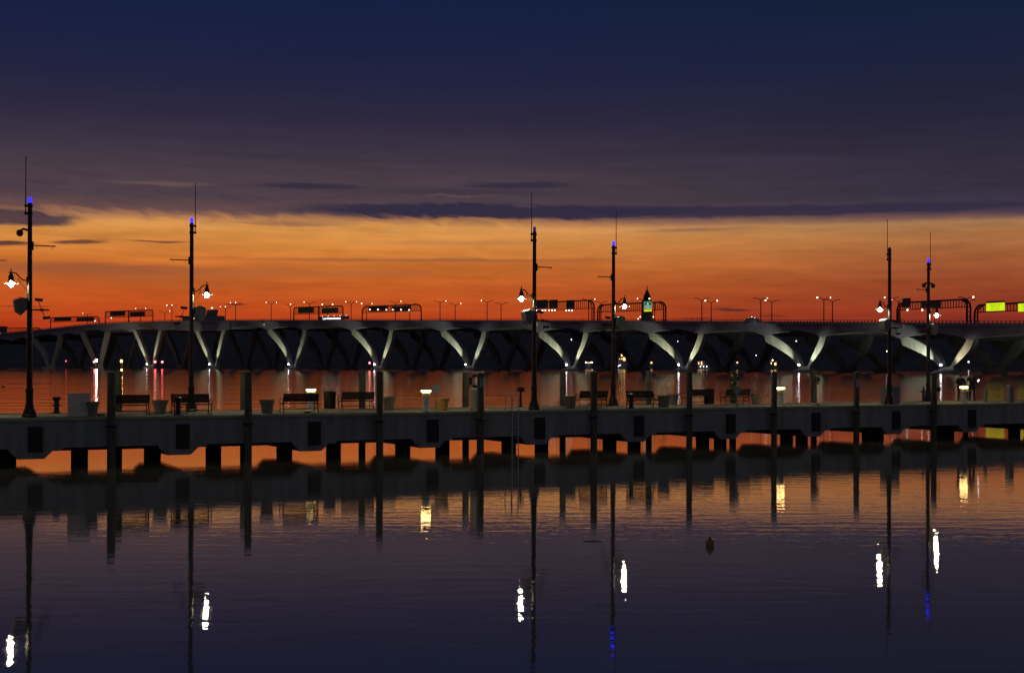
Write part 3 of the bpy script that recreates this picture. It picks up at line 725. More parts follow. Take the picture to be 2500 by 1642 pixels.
# ------------------------------------------------------------------ bridge
VB = [(-190, 1880, 832), (0, 1800, 814), (120, 1755, 802.5), (237, 1703, 790.5), (368, 1638, 785), (521, 1560, 782), (714, 1475.5, 781), (924, 1391, 781), (1147, 1300, 781.5), (1394, 1209, 782), (1669, 1105, 783.3), (1964, 1001, 785), (2312, 884, 787.5), (2740, 770, 790), (3250, 680, 792)]
VP = [at(x, HY, Y) for x, Y, d in VB]
for q in VP: q.z = 0
DZ = [at(x, d, Y).z for x, Y, d in VB]
LEN = [0]
for i in range(1, len(VP)): LEN.append(LEN[-1] + (VP[i]-VP[i-1]).length)
def bpos(s, d=0, z=0):
    """point at distance s along the bridge, d metres across (away from the camera)"""
    i = 0
    while i < len(LEN)-2 and s > LEN[i+1]: i += 1
    f = (s-LEN[i])/(LEN[i+1]-LEN[i])
    def cr(a, b, c, e, t):
        return .5*((2*b) + (-a+c)*t + (2*a-5*b+4*c-e)*t*t + (-a+3*b-3*c+e)*t**3)
    g = lambda k: VP[min(max(k, 0), len(VP)-1)]
    h = lambda k: DZ[min(max(k, 0), len(DZ)-1)]
    P = cr(g(i-1), g(i), g(i+1), g(i+2), f); dz = cr(h(i-1), h(i), h(i+1), h(i+2), f)
    T = (cr(g(i-1), g(i), g(i+1), g(i+2), min(f+.02, 1.02)) - cr(g(i-1), g(i), g(i+1), g(i+2), f-.02)).normalized()
    Nn = Vector((-T.y, T.x, 0))
    if Nn.y < 0: Nn = -Nn
    q = P + Nn*d; q.z = z
    return q, dz, T, Nn
def sdeck(px, d=0):
    """arc length where the bridge line (offset d) is seen at px"""
    k = (px-1250)/F; lo, hi = 0, LEN[-1]
    for _ in range(40):
        m_ = (lo+hi)/2; q = bpos(m_, d)[0]
        if q.x/q.y < k: lo = m_
        else: hi = m_
    return (lo+hi)/2
br = thing('road_bridge', 'long grey bridge on curved V-shaped piers, floodlit, across the river', 'bridge', VP[9])
LARM = 41.0; RARM = 19.0
def soff(s):
    """depth of the girder under the deck at s"""
    best = 1e9; 
    for i in range(len(LEN)):
        for off in (-LARM, RARM):
            best = min(best, abs(s-(LEN[i]+off)))
    # span half lengths: in the V 30, between V's 38
    u = min(1, best/(32 if True else 1))
    return 11.8 - 5.2*(1-(1-u)**2)
BW = 44
smp = [LEN[0] + k*2.5 for k in range(int((LEN[-1]-LEN[0])/2.5))]
def girder(dd, nm, m, thick=1.2, parent=br):
    low, high = [], []
    for s in smp:
        q, dz, T, Nn = bpos(s, dd); low.append(Vector((q.x, q.y, dz-soff(s)))); high.append(Vector((q.x, q.y, dz-1.9)))
    # thickness along average normal
    MB().strip(low, high, bpos(LEN[9])[3]*thick).build(nm, m, parent, False, True)
def deck(d0, d1, nm, parent=br):
    vs, fs = [], []
    for s in smp:
        for dd, zz in ((d0, 0), (d0, -2.0), (d1, -2.0), (d1, 0)):
            q, dz, T, Nn = bpos(s, dd); vs.append((q.x, q.y, dz+zz))
    n = len(smp)
    for i in range(n-1):
        for k in range(4): fs.append((i*4+k, (i+1)*4+k, (i+1)*4+(k+1) % 4, i*4+(k+1) % 4))
    MB().add(vs, fs).build(nm, M['bridgec'], parent, False, True)
deck(-3.2, BW, 'deck'); deck(BW+5, 2*BW+5, 'deck')
def soffit(d0, d1, nm, m):
    vs, fs = [], []
    for s in smp:
        for dd, up in ((d0, 1), (d0, 0), (d1, 0), (d1, 1)):
            q, dz, T, Nn = bpos(s, dd); vs.append((q.x, q.y, dz-2.02 if up else dz-soff(s)))
    n = len(smp)
    for i in range(n-1):
        for k in range(4): fs.append((i*4+k, (i+1)*4+k, (i+1)*4+(k+1) % 4, i*4+(k+1) % 4))
    MB().add(vs, fs).build(nm, m, br, False, True)
soffit(0, .8, 'girder', M['girder']); soffit(.82, BW-3, 'arched_soffit', M['girdershade'])
soffit(BW+8, BW+8.8, 'girder', M['unlitpierc']); soffit(BW+8.82, 2*BW+1, 'arched_soffit', M['girdershade'])
# barrier lip and railing
lip = MB(); low, high = [], []
for s in smp:
    q, dz, T, Nn = bpos(s, -3.45); low.append(Vector((q.x, q.y, dz-1.2))); high.append(Vector((q.x, q.y, dz+.05)))
lip.strip(low, high, bpos(LEN[9])[3]*.25).build('parapet', M['bridgec'], br, False, True)
rl = MB(); pts = []
for s in smp[::5]:
    q, dz, T, Nn = bpos(s, -3.0); pts.append(Vector((q.x, q.y, dz+1.35)))
rl.path(pts, .16, 4)
s = LEN[1]
while s < LEN[13]:
    q, dz, T, Nn = bpos(s, -3.0); rl.box((q.x, q.y, dz+.65), (.55, .55, 1.3)); s += 3.4
rl.build('railing', M['gantry'], br, False, True)

PL = [(-6.2, 4.8), (-9.6, 9.6), (-14.3, 13.3), (-21.7, 17.0), (-30.0, 20.4), (-41.0, 24.4)]
PRR = [(3.8, 4.8), (7.9, 9.6), (12.6, 14.5), (16.6, 19.5), (18.9, 24.4)]
def smooth(pts, n=5):
    out_ = []
    P = [pts[0]] + pts + [pts[-1]]
    for i in range(1, len(P)-2):
        for k in range(n):
            t = k/n
            out_.append(tuple(.5*((2*P[i][j]) + (-P[i-1][j]+P[i+1][j])*t + (2*P[i-1][j]-5*P[i][j]+4*P[i+1][j]-P[i+2][j])*t*t + (-P[i-1][j]+3*P[i][j]-3*P[i+1][j]+P[i+2][j])*t**3) for j in (0, 1)))
    return out_ + [pts[-1]]
def vpier(i, d, m, lit, straight=False):
    s_ = LEN[i]; q, dz, T, Nn = bpos(s_, d); ztop = dz - 10.6
    k = (ztop-4.8)/19.6
    root = MB()
    root.lathe([(8.6, -3), (8.6, 1.9), (8.2, 2.3)], (q.x, q.y, 0), 20)
    pc = root.build('pile_cap', m, br, True, True)
    bs = MB()
    for a in (0,):
        c = [( -7.6, 1.8), (-6.2, 3.4), (-7.6, 5.6), (-4.8, 5.2), (0, 4.2), (2.4, 5.2), (5.6, 5.6), (5.0, 3.4), (6.6, 1.8)]
        bs.ext([q + T*x + Nn*.05 + Vector((0, 0, z)) for x, z in c], Nn*5.2)
    bs.build('pedestal', m, br, False, True)
    for P in (PL, PRR):
        if straight: P = [(P[0][0] + (P[-1][0]-P[0][0])*(.0 if P is PL else .0) + (P[-1][0]*(.80 if P is PL else 1.0)-P[0][0])*((z-4.8)/19.6)**1.12, z) for x, z in P]
        cp = smooth([(x, 4.8+(z-4.8)*k) for x, z in P]); n = len(cp); A, B = [], []
        for j, (x, z) in enumerate(cp):
            x0, z0 = cp[max(j-1, 0)]; x1, z1 = cp[min(j+1, n-1)]
            tl = math.hypot(x1-x0, z1-z0); nx, nz_ = -(z1-z0)/tl, (x1-x0)/tl
            f = j/(n-1); th = (1.4 + 2.2*math.sin(min(1, f*1.25)*PI/2)) * (1 if P is PL or straight else .82)
            if straight: th *= .8
            A.append((x+nx*th, z+nz_*th)); B.append((x-nx*th, z-nz_*th))
        A[-1] = (A[-1][0], ztop+.8); B[-1] = (B[-1][0], ztop+.8)
        rows = []
        for j in range(n):
            for (x, z), e in ((A[j], .55), (((A[j][0]+B[j][0])/2, (A[j][1]+B[j][1])/2), .1), (B[j], .55), (B[j], 5.2), (A[j], 5.2)):
                xx = s_ + x; qq, dz2, T2, N2 = bpos(xx, d + e); rows.append((qq.x, qq.y, z))
        fs = [(j*5+a, j*5+(a+1) % 5, (j+1)*5+(a+1) % 5, (j+1)*5+a) for j in range(n-1) for a in range(5)] + [(0, 4, 3, 2, 1), tuple((n-1)*5+a for a in range(5))]
        MB().add(rows, fs).build('pier_arm', m, br, True, True)
    return q, dz, T, Nn
SPOT = []
def spot(loc, target, W_, ang, colr=(1.0, 1.0, .70), blend=1.0):
    l = bpy.data.lights.new('floodlight', 'SPOT'); l.energy = W_; l.spot_size = ang; l.spot_blend = blend; l.color = colr; l.shadow_soft_size = .4
    o = bpy.data.objects.new('floodlight', l); COL.objects.link(o); o.location = loc
    o.rotation_euler = (Vector(target)-Vector(loc)).to_track_quat('-Z', 'Y').to_euler(); o.parent = br
    o.location = Vector(loc) - br.location
    return o
for i in range(2, 14):
    st = i in (3, 4, 5)
    q, dz, T, Nn = vpier(i, 0, M['pierc'], True, st)
    vpier(i, 47, M['unlitpierc'], False, st); vpier(i, 91, M['unlitpierc'], False, st)
    if 4 <= i <= 13:
        ea, eb, cb = {4: (.9, .8, 0), 5: (1.0, 1.0, 0), 6: (.85, .45, 0), 7: (1.05, .9, 0), 8: (1.1, .8, 0), 9: (1.0, 1.1, 0), 10: (.95, 1.0, 0), 11: (.9, 1.15, 0), 12: (1.15, .75, 1), 13: (1, 1, 0)}[i]
        zt = dz-11
        for tx, tz, e in ((-22, .54, ea), (11, .46, .5*eb)):
            loc = q + T*(-2 if tx < 0 else 2) + Nn*(-12.5) + Vector((0, 0, 3.2)); tgt = bpos(LEN[i]+tx, -2)[0] + Vector((0, 0, zt*tz))
            spot(loc, tgt, 74000*e, math.radians(48), (1.0, .86, .52) if cb and tx > 0 else (.93, 1.0, .70) if i in (4, 8, 11, 12) else (1.0, 1.0, .64))
        fl = MB().sphere(q + Nn*(-6.0) + Vector((0, 0, 5.8)), .7, 10)
        fh = MB().box(q + Nn*(-5.4) + Vector((0, 0, 4.6)), (.8, .8, 2.2)).build('lamp_stand', M['gantry'], br, False, True)
        fl.build('lens', M['dot'], fh, True, True)
# wide bascule housing over the fifth pier
def decks(px, d=0): return sdeck(px, d)
sa, sb = sdeck(432), sdeck(562)
low, high = [], []
k = 0
for j in range(14):
    s = sa + (sb-sa)*j/13; q, dz, T, Nn = bpos(s, -.6); low.append(Vector((q.x, q.y, dz-11.3 - (1.2 if 2 < j < 12 else 0)))); high.append(Vector((q.x, q.y, dz-1.9)))
MB().strip(low, high, bpos(LEN[5])[3]*2.2).build('bascule_housing', M['girder'], br, False, True)
def bridge_local(px, d, label=None):
    s = sdeck(px, d); q, dz, T, Nn = bpos(s, d)
    return Vector((q.x, q.y, dz)), T, Nn
def zpx(px, py, Y): return at(px, py, Y).z

# control house on the bridge
P, T, Nn = bridge_local(496, 6)
ang = math.atan2(T.y, T.x)
o = thing('bridge_control_house', 'low flat-roofed control house with a leaning tower cab on the bridge', 'control house', P, ang)
kx = P.y/F
hw = abs(bpos(sdeck(451, 6), 6)[0].x - bpos(sdeck(540, 6), 6)[0].x)/abs(T.x)/2
MB().box((0, 0, 2.4), (hw*2, 9, 4.8)).build('wall', M['girder'], o, False)
MB().box((0, 0, 4.95), (hw*2+1, 10, .3)).build('roof', M['gantry'], o, False)
cx = (sdeck(518, 6)-sdeck(496, 6))
c = MB(); a = hw*.19
c.ext([(cx-a*1.3, -3, 5.0), (cx+a*.8, -3, 5.0), (cx+a*1.3, -3, zpx(518, 757, P.y)-P.z), (cx-a*.8, -3, zpx(518, 757, P.y)-P.z)], (0, 6, 0)); cab = c.build('cab', M['girder'], o, False)
MB().box((cx, -3.08, 8.3), (a*1.2, .1, 2.2)).build('window', M['signback'], cab, False)
MB().sphere((cx, 0, zpx(518, 752.5, P.y)-P.z), .9, 8, (1.5, 1, .6)).build('roof_lamp', M['farlamp'], cab)
for x, y in ((475, 775.5), (481, 776.5)):
    MB().sphere(((sdeck(x, 6)-sdeck(496, 6)), -4.7, zpx(x, y, P.y)-P.z), .42, 8).build('wall_lamp', M['farlamp'], o)

# sign gantries
GG = 'sign gantries over the bridge roadway'
def gantry(x0, x1, ytop, ybot, d, label, panels, lamps=(), mid=(), rad=14, dbl=False, bars=1, dy=None):
    sA, sB = sdeck(x0, d), sdeck(x1, d); PA, PB = bpos(sA, d), bpos(sB, d)
    A = Vector((PA[0].x, PA[0].y, PA[1])); B = Vector((PB[0].x, PB[0].y, PB[1]))
    U = (B-A); U.z = 0; L = U.length; U.normalize()
    o = thing('sign_gantry', label, 'sign gantry', A, math.atan2(U.y, U.x), GG)
    def loc(px, py):
        k = (px-1250)/F; den = (U.x - k*U.y)
        x = (k*A.y - A.x)/den; Y = A.y + U.y*x
        return x, at(px, py, Y).z - A.z
    zt = loc((x0+x1)/2, ytop)[1]; zb = loc((x0+x1)/2, ybot)[1]; bz = B.z-A.z
    rr = min(rad*.42, L*.12)
    def arc(r0, inset):
        pts = [(inset, 0, -1)]
        for k in range(6):
            a = PI/2*k/5; pts.append((inset + r0*(1-math.cos(a)), 0, zt - inset*.0 - r0 + r0*math.sin(a)))
        return pts
    R_ = .55 if L > 40 else .5
    le = arc(rr, 0); ri = [(L-x, y, z) for x, y, z in arc(rr, 0)]; ri[0] = (L, 0, bz-1)
    MB().path(le + ri[::-1], R_*1.25, 6, up=Vector((0, 1, 0))).build('frame', M['gantry'], o, False)
    cr = MB().path([(.2, 0, zb), (L-.2, 0, zb)], R_*.8, 4)
    n = int(L/2.4)
    for k in range(1, n):
        x = L*k/n; cr.box((x, 0, (zt+zb)/2), (.42, .3, zt-zb))
    if dbl:
        w = 2.6
        for sx, base in ((1, 0), (-1, L)):
            b0 = 0 if sx > 0 else bz
            cr.path([(base+sx*w, 0, b0-1)] + [(base+sx*(w+rr*.7*(1-math.cos(PI/2*k/4))), 0, zt-1.0-rr*.7+rr*.7*math.sin(PI/2*k/4)) for k in range(5)], R_*1.0, 5, up=Vector((0, 1, 0)))
            z = 1.5
            while z < zt-rr: cr.box((base+sx*w/2, 0, b0+z), (w, .3, .5)); z += 3.2
    cr.build('lattice', M['gantry'], o, False)
    for mx in mid:
        x = loc(mx, ytop)[0]; MB().box((x, 0, zt/2), (1.8, .8, zt)).build('post', M['gantry'], o, False)
    for (px0, px1, py0, py1, mk, txt) in panels:
        a0, z0 = loc(px0, py1); a1, z1 = loc(px1, py0)
        w, h = a1-a0, z1-z0; cx_, cz_ = (a0+a1)/2, (z0+z1)/2
        pn = MB().box((cx_, -.9, cz_), (w, .3, h)).build('sign_panel', M[mk] if mk != 'alex' else M['signgreend'], o, False)
        rx = Matrix.Rotation(PI/2, 3, 'X')
        if mk == 'alex':
            MB().box((cx_, -1.12, cz_+h*.02), (w*.94, .06, h*.80)).build('green_face', M['signgreen'], pn, False)
            MB().box((cx_, -1.16, cz_-h*.38), (w*.98, .06, h*.2)).build('yellow_face', M['signgold'], pn, False)
            sh = MB(); s_ = h*.075; zc = cz_+h*.22
            sh.ext([(cx_-s_, -1.17, zc+s_), (cx_+s_, -1.17, zc+s_), (cx_+s_*1.1, -1.17, zc), (cx_+s_*.5, -1.17, zc-s_), (cx_, -1.17, zc-s_*1.2), (cx_-s_*.5, -1.17, zc-s_), (cx_-s_*1.1, -1.17, zc)], (0, .03, 0))
            sh.build('route_shield', M['signtext'], pn, False)
            text_obj('lettering', '1', h*.12, M['blacktext'], pn, Vector((cx_, -1.2, zc)), rx)
            text_obj('lettering', 'Alexandria', w*.185, M['signtext'], pn, Vector((cx_, -1.18, cz_+h*.02)), rx)
            text_obj('lettering', 'Fort Belvoir', w*.165, M['signtext'], pn, Vector((cx_, -1.18, cz_-h*.15)), rx)
            text_obj('lettering', 'EXIT    ONLY', w*.15, M['blacktext'], pn, Vector((cx_, -1.21, cz_-h*.38)), rx)
            MB().ext([(cx_-.3, -1.2, cz_-h*.35), (cx_+.3, -1.2, cz_-h*.35), (cx_, -1.2, cz_-h*.42)], (0, .02, 0)).build('arrow', M['blacktext'], pn, False)
            fr_ = MB(); fr_.box((cx_, -1.14, cz_+h*.42), (w*.98, .05, h*.012)); 
            for e in (-1, 1): fr_.box((cx_+e*w*.485, -1.14, cz_), (w*.012, .05, h*.84))
            fr_.build('border', M['signtext'], pn, False)
        elif mk == 'signyellow':
            for q, t_ in enumerate(('DRAWBRIDGE AHEAD', 'PREPARE TO STOP', 'WHEN FLASHING')):
                text_obj('lettering', t_, h*.17, M['blacktext'], pn, Vector((cx_, -1.1, cz_+h*(.27-.27*q))), rx)
            MB().box((cx_, -1.0, cz_+h*.62), (w, .8, h*.2)).build('flasher_bar', M['gantry'], pn, False)
        elif mk == 'signback' and w > 6:
            rb = MB(); n_ = int(w/1.6)
            for k in range(n_+1): rb.box((a0+w*k/n_, -1.1, cz_), (.2, .1, h))
            rb.build('rib', M['gantry'], pn, False)
        if mk == 'signgreend':
            bf = MB(); 
            for e in (-1, 1): bf.box((cx_, -1.08, cz_+e*h/2), (w+.4, .2, .5)); bf.box((cx_+e*w/2, -1.08, cz_), (.5, .2, h))
            bf.build('border', M['gantry'], pn, False)
    for px, py in lamps:
        x, z = loc(px, py); MB().sphere((x, -1.6, z), .6, 8).build('sign_lamp', M['farlamp'], o)
    return o
G = 19
gantry(-30, 100, 801, 812, G, 'far left gantry cut by the frame edge beyond the first lamp post', [(-10, 14, 800, 812, 'signback', '')], [(2, 814), (9, 814), (17, 814)])
gantry(123, 242, 773.5, 784.5, G, 'gantry on the rising left approach with two plain sign backs', [(134, 175, 773.5, 784, 'signback', ''), (188, 231, 774, 784.5, 'signback', '')], [(234, 783)])
gantry(257, 373, 758.5, 773, G, 'gantry with a middle post left of the second lamp post', [(270, 307, 760, 772, 'signback', ''), (319, 355, 760, 773, 'signback', '')], [(274, 776)], mid=(314,), rad=6)
gantry(717, 837, 748.5, 765, G, 'three-legged gantry with two dark green sign panels above the bus', [(729, 767, 751, 764, 'signgreend', ''), (788, 826, 751, 764, 'signgreend', '')], mid=(778,), rad=7)
gantry(884, 1028, 745.5, 760.5, G, 'rounded gantry with six small lamps on its two panels', [(902, 948, 746, 760.5, 'signback', ''), (957, 1004, 746, 761, 'signback', '')],
       [(905, 755.5), (925, 755.5), (945.5, 756), (961, 756), (981, 756), (1001, 756.5)])
gantry(1306, 1450, 735.5, 755, G, 'gantry right of the middle lamp post with a row of lamps below its panels', [(1311, 1339, 731, 754, 'signback', ''), (1342, 1363, 731, 754, 'signback', ''), (1384, 1404, 732, 755, 'signback', '')],
       [(1312, 757), (1327, 757.5), (1334, 757), (1343, 757), (1350.5, 757), (1357, 757), (1385, 758), (1392, 758), (1399, 758)], dbl=True)
gantry(1459, 1625, 740.5, 758.5, G, 'gantry carrying the green and yellow exit sign before the tower', [(1574, 1593, 734, 761, 'alex', '')], [(1584, 736)][:0], dbl=True)
gantry(2190, 2369, 734.5, 752.5, G, 'gantry behind the rightmost lamp post with two broad dark panels', [(2206, 2225, 727, 751, 'signback', ''), (2252, 2299, 735, 752.5, 'signback', '')], [(2219, 756.5), (2255, 756.5), (2271, 755)], dbl=True)
gantry(2379, 2560, 740.5, 758.5, G, 'rightmost gantry with two bright yellow warning signs', [(2410, 2454.5, 738, 759.5, 'signyellow', ''), (2488, 2533, 739, 760.5, 'signyellow', '')], dbl=True)

# road lamps
LPG = 'double-armed road lamps on the bridge'
def road_lamp(px, ytop, hw, litL, litR, label, d=20, dyl=0, dyr=0, litC=False):
    P, T, Nn = bridge_local(px, d)
    o = thing('road_lamp', label, 'road lamp', P, 0, LPG)
    k = P.y/F; zt = at(px, ytop, P.y).z - P.z; w = hw*k
    MB().path([(0, 0, -1), (0, 0, zt)], [.42, .36], 6).build('pole', M['gantry'], o)
    for sd, lit in ((-1, litL), (1, litR)):
        zh = zt + 4.2*k - 0
        ar = MB().path([(0, 0, zt-.4), (sd*w*.3, 0, zt+1.5*k), (sd*w*.6, 0, zt+3.4*k), (sd*w, 0, zh)], [.3, .28, .26, .24], 5)
        ar = ar.build('arm', M['gantry'], o)
        if lit: MB().sphere((sd*w, 0, zh), .66 if lit > 1 else .46, 8, (1, 1, .8)).build('lamp_head', M['farlamp'], ar)
        else: MB().box((sd*w, 0, zh), (1.8, .6, .5)).build('lamp_head', M['gantry'], ar, False)
    if litC: MB().sphere((0, 0, zt+2.2), .5, 8).build('top_lamp', M['farlamp'], o)
    return o
near, farr = 20, 68
for a in [(213, 768.5, 11, 1, 0, 'road lamp over the leftmost full gantry, left arm lit', near),
          (343, 757, 12, 1, 1, 'road lamp with both arms lit above the gantry with a middle post', near),
          (402, 763, 12, 0, 1, 'short road lamp left of the control house, right arm faintly lit', farr),
          (419.5, 749, 12.5, 2, 0, 'road lamp left of the second lamp post with left arm and top lit', near, 1),
          (550, 753, 12, 1, 0, 'road lamp right of the control house, left arm and top lit', farr, 1),
          (575, 743, 12.5, 1, 0, 'taller road lamp crossing a thin dark cloud, left arm lit', near, 1),
          (662, 742, 12.5, 1, 1, 'road lamp with both arms lit left of the three-legged gantry', near),
          (709, 747, 12, 0, 0, 'road lamp with a top light just left of the green-panel gantry', farr, 1),
          (755, 741.5, 13, 1, 0, 'road lamp behind the green-panel gantry, only its left arm lit', near),
          (799, 747, 12.5, 2, 2, 'road lamp behind the bus, both arms very bright', farr),
          (857, 740.5, 13, 1, 1, 'road lamp with both arms lit between two gantries', near),
          (895, 745, 12.5, 2, 1, 'road lamp behind the left leg of the six-lamp gantry', farr),
          (965, 739.5, 13.5, 0, 1, 'road lamp above the six-lamp gantry, right arm lit', near),
          (1000, 745.5, 13, 0, 0, 'unlit road lamp behind the right half of the six-lamp gantry', farr),
          (1074, 738.5, 14, 0, 1, 'road lamp with right arm lit, first to the right of the six-lamp gantry', near),
          (1111, 744.5, 13.5, 0, 1, 'shorter road lamp with right arm lit near the middle of the bridge', farr),
          (1189, 737.5, 14, 1, 0, 'road lamp with left arm lit left of the middle lamp post', near),
          (1223, 743, 14, 0, 0, 'unlit road lamp just left of the starry lantern', farr),
          (1437, 734, 14.5, 0, 1, 'road lamp behind the curved end of a gantry, right arm lit', near),
          (1467, 739.5, 14.5, 0, 0, 'unlit road lamp between the two middle gantries', farr),
          (1570.5, 733, 14.5, 1, 2, 'road lamp in front of the tower with both arms lit', near),
          (1598, 740, 14.5, 0, 0, 'unlit road lamp right of the green exit sign', farr),
          (1713, 732, 15.5, 0, 0, 'left one of a pair of road lamps right of the tower, unlit', near),
          (1736, 738, 14.5, 2, 2, 'right one of a pair of road lamps right of the tower, both arms lit', farr),
          (1857, 731.5, 16, 0, 1, 'left one of the second road lamp pair, right arm lit', near),
          (1884, 737, 15.5, 2, 0, 'right one of the second road lamp pair, left arm lit', farr),
          (2011, 730.5, 16, 2, 1, 'left one of the third road lamp pair, both arms lit', near),
          (2032, 735.5, 15.5, 0, 0, 'right one of the third road lamp pair, unlit', farr),
          (2175.5, 730, 16, 1, 0, 'road lamp just right of a pier lamp post, left arm lit', near),
          (2193, 735, 15.5, 1, 0, 'road lamp behind the left leg of the broad-panel gantry', farr),
          (2359, 729, 16.5, 0, 2, 'taller of two road lamps at the right gantry legs, right arm lit', near),
          (2362, 736, 16.5, 0, 0, 'lower unlit road lamp behind the right gantry legs', farr)]:
    px, yt, hw_, l_, r_, lab, dd = a[:7]
    road_lamp(px, yt, hw_, l_, r_, lab, dd, litC=len(a) > 7)

# bus, cars
P, T, Nn = bridge_local(816, 8); ang = math.atan2(T.y, T.x)
L_ = (sdeck(849, 8)-sdeck(783, 8))
o = thing('coach', 'long dark vehicle with a bright lit strip along its side on the bridge', 'truck', P, ang)
MB().box((0, 0, 2.6), (L_, 4, 3.6)).build('body', M['girder'], o, False)
MB().box((L_*.0-L_*.05, -2.1, 1.75), (L_*.64, .15, .75)).build('lit_strip', M['buswin'], o, False)
for k in range(5): MB().sphere((-L_*.45+k*L_*.22, 0, 4.6), .35, 6).build('marker_light', M['farlamp'], o)
for x in (-.4, -.3, .1, .38):
    MB().path([(x*L_, -2.05, .5), (x*L_, -1.6, .5)], .5, 12).build('wheel', M['rubber'], o)
def car(px, label):
    P, T, Nn = bridge_local(px, 6)
    o = thing('car', label, 'car', P, math.atan2(T.y, T.x), 'cars on the bridge')
    MB().ext([(-2.2, -.9, .35), (2.2, -.9, .35), (2.3, -.9, .9), (1.2, -.9, 1.0), (.6, -.9, 1.5), (-1.1, -.9, 1.5), (-1.8, -.9, 1.05), (-2.3, -.9, .9)], (0, 1.8, 0)).build('body', M['signback'], o, False)
    for x in (-1.4, 1.4):
        for y in (-.92, .8): MB().path([(x, y, .35), (x, y+.12, .35)], .34, 12).build('wheel', M['rubber'], o)
    for y in (-.6, .6): MB().sphere((2.3, y, .75), .22, 6).build('headlight', M['farlamp'], o)
car(181, 'small dark car low on the left approach under the first full gantry'); car(170, 'small dark car ahead of another on the left approach')
# overlook shelter
P, T, Nn = bridge_local(1836, -2)
o = thing('overlook_shelter', 'small domed shelter with tiny lamps on the bridge rail at right', 'shelter', P, math.atan2(T.y, T.x))
MB().lathe([(6.2, -2), (6.2, .3), (5.4, 1.6), (3.6, 2.6), (1.5, 3.1), (.1, 3.2)], seg=20).build('dome', M['girder'], o)
for x in (-3.2, 0, 3.2): MB().sphere((x, -.5, 3.2-.09*x*x*.9+.3), .3, 6).build('lamp', M['farlamp'], o)
# inspection cradles hung on the girder
for px, py, lab in ((646, 790, 'small pale cradle hung on the girder, leftmost'), (1311, 789.5, 'small pale cradle hung on the girder by the middle lamp post'), (2206, 794, 'small pale cradle hung on the girder at right')):
    s = sdeck(px, -2.5); q, dz, T, Nn = bpos(s, -5.2)
    o = thing('inspection_cradle', lab, 'cradle', (q.x, q.y, at(px, py+2, q.y).z), math.atan2(T.y, T.x), 'cradles hung on the bridge')
    MB().box((0, 0, 0), (4.2, 2.4, 3.0)).build('basket', M['white'], o, False)
    MB().path([(-1.2, 0, 1.4), (-1.2, 0, 5), (-1.2, 2, 5.4)], .2, 5).path([(1.2, 0, 1.4), (1.2, 0, 5), (1.2, 2, 5.4)], .2, 5).build('hanger', M['gantry'], o, False)

# ------------------------------------------------------------------ stone tower far behind
TY = 4200.0
o = thing('stone_tower', 'tall dark stepped tower with a pointed pyramid top behind the bridge', 'tower', (at(1579.5, 800, TY).x, TY, 0))
k = TY/F
def tz(py): return at(1579.5, py, TY).z
MB().box((0, 0, (tz(757)+0)/2), (26*k, 20*k, tz(757))).build('lower_tier', M['towerm'], o, False)
MB().lathe([(24*k, 0), (24*k, tz(781)), (19*k, tz(779)), (17*k, tz(774))], seg=4, ph=PI/4).build('base', M['towerm'], o, False)
MB().box((0, 0, (tz(757)+tz(732))/2), (23*k, 18*k, tz(732)-tz(757))).build('middle_tier', M['towerm'], o, False)
MB().lathe([(12*k, tz(732)), (11.5*k, tz(724))], seg=4, ph=PI/4).build('upper_tier', M['towerm'], o, False)
MB().lathe([(11.8*k, tz(724)), (1.5*k, tz(706)), (1.2*k, tz(699)), (.3*k, tz(697.5))], seg=4, ph=PI/4).build('pyramid_roof', M['towerm'], o, False)
for x, y in ((1563, 774), (1595, 774), (1558, 779)): MB().sphere((at(x, y, TY-22*k).x-o.location.x, -22*k, tz(y)), 1.6, 8).build('flood_lamp', M['farlamp'], o)

# ------------------------------------------------------------------ far shore
def hill(name, Y0, depth, ys, seed, x0=-3200, x1=3800, step=16):
    rnd = random.Random(seed); vs, fs = [], []
    n = int((x1-x0)/step); ht = 0; j2 = 0
    xs = [x0+step*i for i in range(n+1)]
    for i, x in enumerate(xs):
        px = 1250 + x/(Y0+depth*.5)*F
        # interpolate skyline
        for (a, ya), (b, yb) in zip(ys, ys[1:]):
            if a <= px <= b: y = ya + (yb-ya)*(px-a)/(b-a); break
        else: y = ys[0][1] if px < ys[0][0] else ys[-1][1]
        ht = ht*.7 + rnd.uniform(-2.2, 2.2); jj = ht + rnd.uniform(-1.2, 1.2)
        z = at(px, y, Y0+depth*.5).z + jj
        w = 20*math.sin(x*.004+seed)+10*math.sin(x*.013)
        for dy, zz in ((0, -1), (6, 2+rnd.random()), (26, 9+jj*.6), (depth*.22, z*.55+jj), (depth*.5, z), (depth, z*.9)):
            vs.append((x, Y0+w+dy, zz))
    for i in range(n):
        for k_ in range(5): fs.append((i*6+k_, (i+1)*6+k_, (i+1)*6+k_+1, i*6+k_+1))
    o = MB().add(vs, fs).build(name, M['hill'], None, False); o['kind'] = 'structure'; return o
hill('wooded_far_shore', 2250, 900, [(-800, 820), (0, 819), (110, 813), (230, 808), (420, 803), (900, 801), (3200, 801)], 3)

